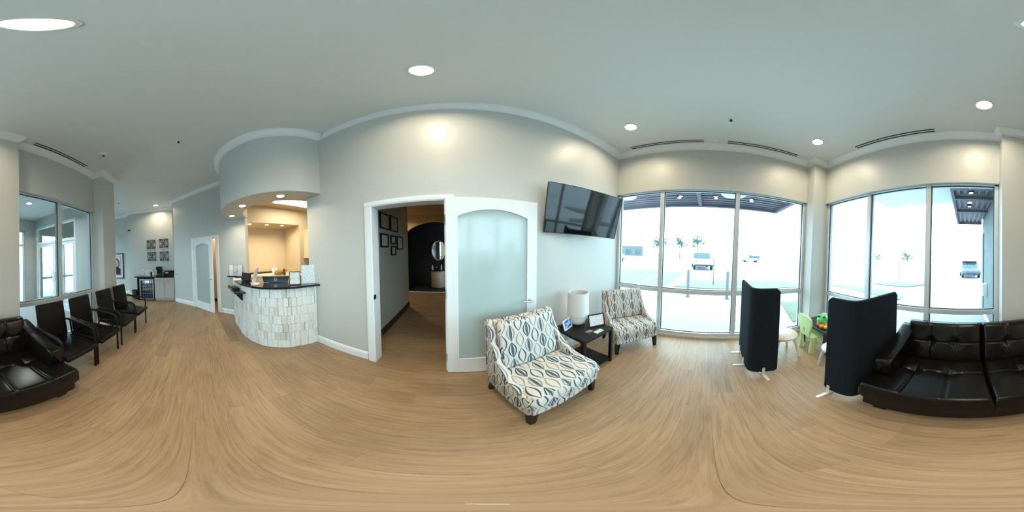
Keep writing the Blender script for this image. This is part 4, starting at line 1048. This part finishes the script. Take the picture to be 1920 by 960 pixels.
# back panel with an oval hand hole
hole = [(.022 * math.cos(2 * PI * k / 12), .385 + .05 * math.sin(2 * PI * k / 12)) for k in range(12)]
def ring_panel(bm, out_, hol, y0, y1, T):
    n = 48
    def samp(P, ang, c):
        # ray from c through polygon
        d_ = Vector((math.cos(ang), math.sin(ang))); best = None
        for a, b in zip(P, P[1:] + P[:1]):
            a = Vector(a) - c; b = Vector(b) - c; e = b - a; det = d_.x * (-e.y) + e.x * d_.y
            if abs(det) < 1e-9: continue
            tt = (a.x * (-e.y) + e.x * a.y) / det; ss = (d_.x * a.y - d_.y * a.x) / det
            if tt > 0 and -1e-6 <= ss <= 1 + 1e-6 and (best is None or tt > best): best = tt
        return c + d_ * best
    c = Vector((0, .385))
    O = [samp(out_, 2 * PI * k / n, c) for k in range(n)]; I_ = [samp(hol, 2 * PI * k / n, c) for k in range(n)]
    V = [[bm.verts.new(T @ Vector((p.x, y, p.y))) for p in Q] for Q, y in ((O, y0), (O, y1), (I_, y1), (I_, y0))]
    for a, b in zip(V, V[1:] + V[:1]):
        for k in range(n): bm.faces.new((a[k], a[(k + 1) % n], b[(k + 1) % n], b[k]))
    bmesh.ops.recalc_face_normals(bm, faces=bm.faces)
ring_panel(bm, outl, hole, -.014, .014, Tc); ob('backrest', bm, 'pale_green', KC)
for sx in (-1, 1):
    for sy in (-1, 1):
        bm = BM(); lathe(bm, [(.042, 0), (.044, .012), (.022, .265)], 14, T=Matrix.Translation((sx * .135, sy * .135 - .01, 0))); ob('leg', bm, 'pale_green', KC, smooth=True)
def stool(label, loc, rz):
    t = thing('play_stool', label, 'stool', loc, rz, 'white moulded play stools')
    bm = BM()
    def top(u, v):
        a = 2 * PI * u; r_ = .17 * v
        return (r_ * math.cos(a), r_ * math.sin(a), .33 - .05 * v ** 4)
    grid(bm, 24, 8, top); grid(bm, 24, 8, lambda u, v: (top(u, 1 - v)[0] * .97, top(u, 1 - v)[1] * .97, top(u, 1 - v)[2] - .02)); bmesh.ops.remove_doubles(bm, verts=bm.verts, dist=.0005)
    ob('seat', bm, 'cream_plastic', t, smooth=True, ang=2)
    for k in range(4):
        a = PI / 4 + k * PI / 2; bm = BM(); tube(bm, [(.12 * math.cos(a), .12 * math.sin(a), .29), (.165 * math.cos(a), .165 * math.sin(a), .17), (.20 * math.cos(a), .20 * math.sin(a), 0)], [.03, .022, .016], 10); ob('leg', bm, 'cream_plastic', t, smooth=True)
    return t
stool('white moulded play stool behind the side window screen', (1.99, -1.02, 0), R(0)).scale = (1.25, 1.25, 1.3)
stool('white moulded play stool behind the screen next to the sofa', (1.42, -1.46, 0), R(20))
TH = thing('toy_house', 'green roofed toy house with frog eyes on the play table', 'toy', (1.875, -1.64, .4305), R(25))
TH.scale = (.85, .85, .85)
ob('house_body', bmbox(-.09, .09, -.08, .08, 0, .12, bev=.012), 'toy_tan', TH)
bm = BM(); ball(bm, (0, 0, .11), .115, 16, (1, .9, .8)); ob('roof', bm, 'toy_green', TH, smooth=True, ang=3)
for x in (-.05, .05):
    bm = BM(); ball(bm, (x, .05, .19), .035, 12); e_ = ob('eye', bm, 'toy_green', TH, smooth=True, ang=3); bm = BM(); ball(bm, (x, .08, .195), .018, 10); ob('pupil', bm, 'black_metal', e_)
ob('door', bmbox(-.03, .03, .0805, .09, .005, .07), 'toy_red', TH)
for (x, y, r_, m, lab) in ((1.775, -1.53, .036, 'toy_orange', 'orange toy ball in front of the toy house'), (1.72, -1.56, .030, 'toy_yellow', 'yellow toy ball beside the orange toy'), (1.69, -1.64, .03, 'toy_red', 'red toy block at the play table edge')):
    bm = BM()
    if m == 'toy_red': box(bm, -.035, .035, -.03, .03, 0, .05, bev=.006)
    else: ball(bm, (0, 0, r_), r_, 14)
    t = ob('toy_ball' if m != 'toy_red' else 'toy_block', bm, m, None, (x, y, .4305), smooth=True); tag(t, lab, 'toy')
cu = thing('toy_cup', 'small white stacking cup at the back of the play table', 'toy', (2.10, -1.86, .4305))
bm = BM(); lathe(bm, [(.035, 0), (.045, .09), (.041, .09), (.032, .006)], 18, cap=False); ob('cup_wall', bm, 'white_plastic', cu, smooth=True); bm = BM(); lathe(bm, [(.034, .0005), (.034, .006)], 18); ob('cup_bottom', bm, 'white_plastic', cu)
pb = ob('paper_scrap', bmbox(-.010, .010, -.0015, .0015, 0, .0008), 'paper', None, (-.001, .013, .0002), R(-15)); tag(pb, 'tiny white paper strip lying on the plank floor', 'paper strip')

# ------------------------------------------------------------------ ceiling fittings
def downlight(x, y, z, label, power, group, r=.088, color=WARM, name='downlight', spread=150):
    t = thing(name, label, 'ceiling light', (x, y, z), 0, group)
    bm = BM(); lathe(bm, [(r, 0), (r, -.006), (r - .014, -.009), (r - .018, -.002), (r, 0)], 28, cap=False); ob('trim_ring', bm, 'white_plastic', t, smooth=True)
    bm = BM(); lathe(bm, [(r - .016, -.006), (r - .016, -.0015)], 28); ob('lens', bm, 'lamp_glow', t)
    spot('downlight_lamp', (0, 0, -.016), power, t, color, r * .8, spread)
    return t
G = 'recessed downlights in the waiting room ceiling'
downlight(-.15, -.18, ZC, 'round recessed downlight in the middle of the waiting room ceiling', LAMP, G)
downlight(-.16, 1.03, ZC, 'round recessed downlight above the frosted door', LAMP, G)
downlight(1.885, 1.04, ZC, 'round recessed downlight above the television corner', LAMP, G)
downlight(1.905, -1.415, ZC, 'round recessed downlight above the play corner', LAMP, G)
downlight(-.16, -1.415, ZC, 'round recessed downlight above the sofa', LAMP, G)
downlight(-5.83, -1.41, ZC, 'round recessed downlight above the coffee counter', LAMP, G)
G2 = 'small downlights under the reception soffit'
for (x, y, lab) in ((-3.44, .80, 'small soffit downlight near the angled wall'), (-2.70, .82, 'small soffit downlight in the middle of the curve'), (-2.06, 1.21, 'small soffit downlight near the hall doorway wall')):
    downlight(x, y, 2.40, lab, LAMP * .4, G2, .07)
G3 = 'small downlights under the niche header'
for (y, lab) in ((1.50, 'small niche downlight beside the angled wall'), (2.04, 'small niche downlight in the middle of the header'), (2.55, 'small niche downlight beside the upper cabinet')):
    downlight(-4.32, y, 2.40, lab, LAMP * .4, G3, .065)
def vent(x0, x1, y0, y1, label, along):
    t = thing('slot_diffuser', label, 'air vent', ((x0 + x1) / 2, (y0 + y1) / 2, ZC), 0, 'linear slot diffusers along the window walls')
    w, h = (x1 - x0) / 2, (y1 - y0) / 2
    ob('diffuser_frame', bmbox(-w, w, -h, h, -.004, -.0005), 'ceiling', t)
    for s_ in (-1, 1):
        if along == 'y': a = (s_ * w * .52 - w * .22, s_ * w * .52 + w * .22, -h + .01, h - .01)
        else: a = (-w + .01, w - .01, s_ * h * .52 - h * .22, s_ * h * .52 + h * .22)
        ob('slot', bmbox(*a, -.0075, -.0041), 'vent_black', t)
vent(2.42, 2.515, .135, 1.34, 'twin slot ceiling diffuser nearer the television', 'y')
vent(2.425, 2.52, -1.42, -.205, 'twin slot ceiling diffuser nearer the corner column', 'y')
vent(.38, 1.60, -1.975, -1.88, 'twin slot ceiling diffuser above the sofa window', 'x')
vent(-2.47, -1.27, -1.965, -1.87, 'twin slot ceiling diffuser above the row of chairs', 'x')
def sprinkler(x, y, label):
    t = thing('sprinkler_head', label, 'sprinkler', (x, y, ZC), 0, 'ceiling sprinkler heads')
    bm = BM(); lathe(bm, [(.035, -.001), (.035, -.006), (.012, -.012)], 16); ob('escutcheon', bm, 'white_plastic', t, smooth=True)
    bm = BM(); lathe(bm, [(.010, -.012), (.012, -.035), (.006, -.045)], 10); lathe(bm, [(.020, -.046), (.020, -.049)], 12); ob('deflector', bm, 'black_metal', t)
sprinkler(1.86, -.18, 'small dark sprinkler head on the ceiling facing the three bay window')
sprinkler(-2.33, -.18, 'small dark sprinkler head on the ceiling between soffit and chairs')
sprinkler(-4.97, -2.49, 'small dark sprinkler head on the alcove ceiling')
dd_ = thing('ceiling_sensor', 'round white ceiling sensor with a dark eye above the chairs', 'sensor', (-2.28, -1.415, ZC))
bm = BM(); lathe(bm, [(.075, -.001), (.075, -.012), (.06, -.022)], 24); ob('sensor_plate', bm, 'white_plastic', dd_, smooth=True)
bm = BM(); ball(bm, (-.03, 0, -.022), .022, 12); ob('eye', bm, 'black_metal', dd_, smooth=True, ang=3); bm = BM(); ball(bm, (.03, 0, -.022), .022, 12); ob('lamp', bm, 'white_plastic', dd_, smooth=True, ang=3)
sm = thing('smoke_detector', 'flat round white smoke detector above the angled wall door', 'smoke detector', (-3.79, -.85, ZC))
bm = BM(); lathe(bm, [(.075, -.001), (.075, -.02), (.05, -.035), (.02, -.038)], 24); ob('detector_body', bm, 'white_plastic', sm, smooth=True); bm = BM(); lathe(bm, [(.018, -.038), (.018, -.041)], 12); ob('sensor_cap', bm, 'nickel', sm)
tag(ob('cover_plate', lathe(BM(), [(.03, -.0005), (.03, -.004), (.028, -.005)], 20), 'white_plastic', None, (2.45, -.04, ZC)), 'tiny round white cover plate between the window diffusers', 'cover plate')

# ------------------------------------------------------------------ vestibule behind the chairs
struct(ob('floor_vestibule', bmbox(-3.35, -.75, -5.3, OUTD, -.06, -.001), 'concrete'), 'pale vestibule floor')
struct(ob('ceiling_vestibule', bmbox(-3.35, -.6, -5.3, OUTD, 3.1, 3.2), 'ceiling'), 'pale vestibule ceiling')
wall('wall_vestibule_east', [(-.75, -.6, -5.3, OUTD, 0, 3.4), (-.6, -.57, -5.3, -4.95, 0, 2.4), (-.6, -.54, -5.3, -4.6, .55, .70)], 'ext_wall', 'blue grey outside wall of the vestibule')
wall('wall_vestibule_south', [(-3.35, -2.95, -5.3, -5.15, 0, 3.1), (-2.95, -.75, -5.3, -5.15, 2.66, 3.1)], 'wall', 'vestibule end wall with a bright entrance window')
TS = Matrix.Translation((0, -5.16, 0)) @ Matrix(((-1, 0, 0, 0), (0, -1, 0, 0), (0, 0, 1, 0), (0, 0, 0, 1)))
window('window_4', 'bright entrance glazing at the end of the vestibule', TS, [.80, 1.85, 2.945], 0.005, 2.655, 2.12)
vd = bpy.data.objects.new('door_3', None); COL.objects.link(vd); struct(vd, 'white framed double glass doors inside the vestibule')
# plane x=-3.35; local x = -Y
TV_ = Matrix(((0, -1, 0, -3.40), (-1, 0, 0, 0), (0, 0, 1, 0), (0, 0, 0, 1)))
bm = BM()
for a in ((3.05, 3.11, 0, 2.75), (4.92, 4.98, 0, 2.75), (3.11, 4.92, 2.69, 2.75), (3.11, 4.92, 2.12, 2.20)): box(bm, a[0], a[1], -.05, .05, a[2], a[3], T=TV_)
ob('door_frame', bm, 'white_frame', vd)
bm = BM(); box(bm, 3.11, 4.92, -.004, .004, 2.20, 2.69, T=TV_); ob('pane', bm, 'glass', vd)
for (a, b, hx) in ((3.115, 4.01, 3.93), (4.02, 4.915, 4.10)):
    bm = BM()
    for k in ((a, a + .085, .01, 2.115), (b - .085, b, .01, 2.115), (a + .085, b - .085, 2.02, 2.115), (a + .085, b - .085, .01, .20)): box(bm, k[0], k[1], -.025, .025, k[2], k[3], T=TV_)
    lf_ = ob('leaf', bm, 'white_frame', vd)
    bm = BM(); box(bm, a + .085, b - .085, -.004, .004, .20, 2.02, T=TV_); ob('pane', bm, 'glass', lf_)
    bm = BM(); tube(bm, [(hx, -.026, .9), (hx, -.07, .92), (hx, -.07, 1.18), (hx, -.026, 1.2)], .011, 8); bmesh.ops.transform(bm, matrix=TV_, verts=bm.verts); ob('handle', bm, 'steel', lf_)
vl = downlight(-2.2, -3.6, 3.1, 'round recessed downlight in the vestibule ceiling', LAMP * 1.8, None, .08, (1, .96, .9))

# ------------------------------------------------------------------ outdoors
GZ = -.06
struct(ob('pavement', bmbox(2.84, 7.2, -9, 9, GZ - .1, GZ), 'concrete'), 'pale concrete walk outside the window')
bm = BM(); box(bm, -60, 2.84, -5.6 - 3.2, -5.31, GZ - .1, GZ); box(bm, -.56, 2.84, -5.31, -2.28, GZ - .1, GZ)
struct(ob('pavement_south', bm, 'concrete'), 'pale concrete walk behind the sofa window')
bm = BM(); box(bm, -90, 110, -110, -9, GZ - .14, GZ - .04); box(bm, 7.2, 110, -9, 110, GZ - .14, GZ - .04)
struct(ob('parking_lot', bm, 'asphalt'), 'wide pale parking lot outside')
def lawn(name, pts, label):
    bm = BM(); prism(bm, pts, GZ - .1, GZ + .03); o = ob(name, bm, 'lawn'); return stuff(o, label)
lawn('lawn_strip', [(7.25, 1.5), (9.3, .9), (9.6, -1), (9.4, -5), (7.25, -5)], 'pale green lawn strip beyond the bollards')
lawn('lawn_bed', [(3.2, -1.9), (4.9, -2.4), (4.6, -3.4), (3.3, -3.2)], 'pale green lawn bed outside the corner window')
lawn('lawn_island', [(6.9, -6.6), (4.2, -6.3), (2.4, -5.9), (2.5, -6.5), (4.4, -7.6), (6.9, -7.4)], 'pale green lawn island outside the sofa window')
lawn('lawn_verge', [(5.6, -9.1), (4.6, -11.3), (2.5, -10.8), (3.4, -9.2)], 'pale green verge at the far side of the walk')
# joints in the concrete walk
for k, (a, b) in enumerate((((2.9, -.33), (6.8, -.45)), ((3.9, -3), (3.9, 4)), ((5.2, -3), (5.2, 4)))):
    dx, dy = b[0] - a[0], b[1] - a[1]; l = math.hypot(dx, dy)
    o = ob('trim_%d' % (6 + k), bmbox(0, l, -.006, .006, 0, .002), 'asphalt', None, (a[0], a[1], GZ), math.atan2(dy, dx)); struct(o, 'joint line in the concrete walk')
mat('asphalt_dark', (0.115, 0.115, 0.115), 0.9, var=0.08, vscale=0.8)
struct(ob('parking_aisle', bmbox(7.2, 13.5, 1.9, 16, GZ - .10, GZ - .036), 'asphalt_dark'), 'bluish asphalt parking aisle left of the lawn strip')
# painted bay lines
for k, y in enumerate((3.4, 6.1, 8.8)):
    struct(ob('trim_%d' % (10 + k), bmbox(7.5, 12.5, y - .05, y + .05, GZ - .0358, GZ - .033), 'car_white'), 'white painted parking bay line')
for (x, y, lab) in ((5.68, .67, 'grey steel bollard nearer the television side'), (5.60, -.70, 'grey steel bollard nearer the corner column')):
    t = thing('bollard', lab, 'bollard', (x, y, GZ), 0, 'bollards on the concrete walk')
    bm = BM(); lathe(bm, [(.06, .012), (.06, .95), (.05, .985), (.02, 1.0)], 16); ob('post', bm, 'bollard_grey', t, smooth=True)
    bm = BM(); lathe(bm, [(.10, 0), (.10, .012)], 18); ob('base_plate', bm, 'ext_trim', t)
def crown_mesh(bm, c, r, n, rg_, sc=(1, 1, 1)):
    for k in range(n):
        d_ = Vector((rg_.gauss(0, 1), rg_.gauss(0, 1), rg_.gauss(0, 1))); d_.normalize(); p = Vector(c) + Vector((d_.x * r * sc[0], d_.y * r * sc[1], d_.z * r * sc[2])) * rg_.uniform(.3, 1)
        s_ = r * rg_.uniform(.10, .2)
        a = Vector((rg_.gauss(0, 1), rg_.gauss(0, 1), rg_.gauss(0, 1))).normalized(); b = a.cross(d_).normalized()
        v = [bm.verts.new(p + q_) for q_ in (a * s_, b * s_ * .6, -a * s_, -b * s_ * .6)]
        bm.faces.new(v)
def tree(x, y, h, r, label, seed, n=160, sc=(1, 1, .8), trunk=.06, group='trees around the parking lot'):
    t = thing('tree', label, 'tree', (x, y, GZ + .031 if trunk < .05 else GZ - .04), 0, group); rg_ = random.Random(seed)
    bm = BM(); tube(bm, [(0, 0, 0), (.03, 0, h * .5), (0, .02, h * .9)], [trunk, trunk * .8, trunk * .4], 8)
    for k in range(5):
        a = rg_.uniform(0, 6.28); z = h * rg_.uniform(.5, .75); tube(bm, [(0, 0, z), (r * .6 * math.cos(a), r * .6 * math.sin(a), z + r * .5)], [trunk * .5, trunk * .2], 6)
    ob('trunk', bm, 'trunk', t)
    bm = BM(); crown_mesh(bm, (0, 0, h - r * .4), r, n, rg_, sc); o = ob('foliage', bm, 'leaf', t); o['kind'] = 'stuff'
tree(8.05, -.30, 1.75, .22, 'slim sapling standing on the lawn strip', 1, 26, (.5, .5, 1.4), .025)
tree(4.67, -11.1, 2.2, .3, 'slim sapling standing on the far verge', 2, 24, (.5, .5, 1.4), .03)
tree(38, 11.5, 5.0, 2.4, 'tall roadside tree behind the parked pickup', 3, 150, trunk=.14)
tree(43, 7.6, 5.6, 2.4, 'broad roadside tree left of the parked pickup roof', 4, 150, trunk=.14)
tree(38, 2.6, 5.4, 2.2, 'roadside tree directly above the parked pickup', 5, 150, trunk=.14)
tree(36, 30, 5.6, 2.6, 'roadside tree beyond the television side of the window', 6, 150, trunk=.14)
tree(34, 24, 4.6, 2.2, 'low roadside tree beside the distant grey building', 7, 140, trunk=.14)
tree(18, -48, 4.0, 2.4, 'bushy tree far beyond the sofa window', 8, 140, trunk=.14)
tree(27, -46, 3.6, 2.2, 'low bushy tree far beyond the corner column', 9, 140, trunk=.14)
def vehicle(name, label, cat, loc, rz, prof, cab, w, m, wheels, wr=.36, glass='car_glass'):
    t = thing(name, label, cat, loc, rz, 'vehicles in the parking lot')
    bm = BM(); prism(bm, prof, -w / 2, w / 2, axis='y'); bmesh.ops.bevel(bm, geom=list(bm.edges), offset=.06, segments=2, affect='EDGES', profile=.5); ob('body', bm, m, t, smooth=True)
    bm = BM(); prism(bm, cab, -w / 2 + .07, w / 2 - .07, axis='y'); bmesh.ops.bevel(bm, geom=list(bm.edges), offset=.05, segments=2, affect='EDGES', profile=.5); ob('cabin_glass', bm, glass, t, smooth=True)
    x0, x1 = min(p[0] for p in cab) + .22, max(p[0] for p in cab) - .35; zt = max(p[1] for p in cab)
    ob('roof_panel', bmbox(x0, x1, -w / 2 + .12, w / 2 - .12, zt - .005, zt + .04, bev=.015), m, t)
    for x in wheels:
        for s_ in (-1, 1):
            bm = BM(); lathe(bm, [(wr * .6, -.11), (wr, -.1), (wr, .1), (wr * .6, .11)], 20, T=Matrix.Translation((x, s_ * (w / 2 - .10), wr)) @ Matrix.Rotation(PI / 2, 4, 'X')); wo = ob('wheel', bm, 'tyre', t, smooth=True)
            bm = BM(); lathe(bm, [(wr * .58, -.005), (wr * .5, .005)], 16, T=Matrix.Translation((x, s_ * (w / 2 + .012), wr)) @ Matrix.Rotation(PI / 2, 4, 'X')); ob('hub_cap', bm, 'steel', wo)
    xe = min(p[0] for p in prof); xf = max(p[0] for p in prof)
    ob('rear_bumper', bmbox(xe - .06, xe + .02, -w / 2 + .05, w / 2 - .05, .42, .58, bev=.02), 'car_dark', t); ob('front_bumper', bmbox(xf - .02, xf + .06, -w / 2 + .05, w / 2 - .05, .36, .55, bev=.02), 'car_dark', t)
    for s_ in (-1, 1): ob('tail_lamp', bmbox(xe - .02, xe + .01, s_ * (w / 2 - .2) - .07, s_ * (w / 2 - .2) + .07, .75, .92), 'toy_red', t)
    return t
pk = [(-2.6, .45), (-2.6, 1.05), (-.55, 1.08), (1.0, 1.08), (2.5, 1.02), (2.7, .85), (2.7, .42)]
pkc = [(-.55, 1.02), (-.35, 1.72), (.75, 1.72), (1.45, 1.02)]
cr_ = [(-2.2, .40), (-2.2, .85), (-1.9, .95), (1.2, .92), (2.1, .80), (2.25, .6), (2.2, .36)]
crc = [(-1.7, .88), (-1.2, 1.42), (.35, 1.42), (1.2, .88)]
suv = [(-2.2, .45), (-2.25, 1.0), (1.2, 1.02), (2.1, .95), (2.3, .75), (2.3, .42)]
suvc = [(-2.15, .95), (-1.95, 1.70), (.3, 1.70), (1.1, .98)]
GP = GZ - .04
vehicle('pickup_truck', 'white pickup truck parked beyond the lawn strip', 'truck', (18.3, .75, GP), R(8), pk, pkc, 1.95, 'car_white', (-1.7, 1.75))
vehicle('parked_car', 'small white car parked at the far left edge of the lot', 'car', (21.5, 14.2, GP), R(60), cr_, crc, 1.75, 'car_white', (-1.4, 1.4), .32)
vehicle('parked_car', 'dark car parked beneath the distant grey building', 'car', (30, 19.5, GP), R(100), cr_, crc, 1.75, 'car_dark', (-1.4, 1.4), .32)
vehicle('parked_suv', 'white utility vehicle parked far beyond the side window screen', 'car', (40, -10.8, GP), R(95), suv, suvc, 1.85, 'car_white', (-1.4, 1.45))
vehicle('parked_suv', 'grey blue utility vehicle parked outside the sofa window', 'car', (-.55, -18.2, GP), R(95), suv, suvc, 1.85, 'car_blue', (-1.4, 1.45))
bd = thing('distant_building', 'low pale grey building at the far side of the parking lot', 'building', (56, 34, GP), R(30))
ob('building_wall', bmbox(-4, 4, -9, 9, 0, 3.6), 'ext_trim', bd); ob('roof_cap', bmbox(-4.2, 4.2, -9.2, 9.2, 3.6, 4.0), 'concrete', bd)
for k in range(5): ob('window', bmbox(-4.05, -3.99, -8 + k * 3.4, -6 + k * 3.4, .8, 2.6), 'car_glass', bd)
# entrance canopy outside the three bay window
CN = thing('canopy', 'dark grey steel canopy outside the three bay window', 'canopy', (2.84, 0, 2.80))
ob('deck', bmbox(.0, 1.5, -1.86, 4.6, .10, .14), 'canopy_deck', CN)
for k in range(9): ob('rib', bmbox(.02 + k * .165, .02 + k * .165 + .07, -1.80, 4.55, .06, .099), 'canopy_deck', CN)
ob('front_beam', bmbox(1.42, 1.52, -1.88, 4.6, -.02, .20), 'canopy', CN); ob('end_beam', bmbox(0, 1.42, -1.88, -1.78, -.02, .20), 'canopy', CN); ob('wall_beam', bmbox(0.001, .10, -1.78, 4.6, -.02, .10), 'canopy', CN)
for y in (.25, 2.6, 4.2): ob('cross_beam', bmbox(.10, 1.42, y - .04, y + .04, -.01, .058), 'canopy', CN)
def canopy_lamp(x, y, z, p):
    l_ = p.location; T = Matrix.Translation((x - l_[0], y - l_[1], z - l_[2]))
    bm = BM(); lathe(bm, [(.05, .06), (.055, 0), (.04, -.002), (.038, .02)], 16, T=T, cap=False); h_ = ob('canopy_lamp', bm, 'black_metal', p, smooth=True); bm = BM(); lathe(bm, [(.038, .004), (.038, .018)], 16, T=T); ob('lens', bm, 'lamp_glow', h_)
canopy_lamp(3.63, .70, 2.80, CN)
canopy_lamp(3.63, -.12, 2.80, CN)
canopy_lamp(3.64, -.94, 2.80, CN)
def canopy_dish(x, y, p):
    l_ = p.location; T = Matrix.Translation((x - l_[0], y - l_[1], 2.855 - l_[2]))
    bm = BM(); lathe(bm, [(.0005, -.05), (.10, -.048), (.20, -.035), (.255, -.012), (.26, 0)], 32, T=T); d_ = ob('dish_lamp', bm, 'white_plastic', p, smooth=True, ang=1.2); d_['label'] = 'large round white dish lamp'
    bm = BM(); lathe(bm, [(.262, -.012), (.272, -.012), (.272, 0), (.262, 0), (.262, -.012)], 32, T=T, cap=False); ob('rim', bm, 'steel', d_)
canopy_dish(3.42, -.49, CN); canopy_dish(3.38, 1.93, CN)
# second canopy along the vestibule
C2 = thing('canopy', 'dark ribbed steel canopy outside the sofa window', 'canopy', (-.598, -2.29, 2.86))
ob('deck', bmbox(0, .80, -3.3, 0, .10, .14), 'canopy_deck', C2)
for k in range(6): ob('rib', bmbox(.02 + k * .135, .02 + k * .135 + .06, -3.28, -.02, .055, .099), 'canopy_deck', C2)
for y in (-.02, -.98, -1.9, -3.3): ob('cross_beam', bmbox(0, .80, y - .09 if y < -.1 else -.55, y, -.02, .10 if y < -3 else .054), 'canopy', C2)
ob('edge_beam', bmbox(.80, .86, -3.39, 0, -.02, .20), 'canopy', C2)
canopy_lamp(-.11, -2.92, 2.82, C2); canopy_lamp(-.11, -3.82, 2.86, C2)
C3 = thing('canopy', 'dark canopy roof outside the vestibule entrance', 'canopy', (-2.0, -6.3, 2.9))
ob('deck', bmbox(-1.3, 1.3, .1, .98, 0, .14), 'canopy', C3); ob('front_beam', bmbox(-1.3, 1.3, 0, .1, -.1, .16), 'canopy', C3)
lb = thing('outdoor_meter_box', 'small white meter box low on the vestibule outside wall', 'meter box', (-.599, -4.3, .62))
ob('box_case', bmbox(0, .12, -.13, .13, 0, .32, bev=.01), 'white_plastic', lb); ob('lid', bmbox(.121, .13, -.12, .12, .02, .30), 'white_plastic', lb)
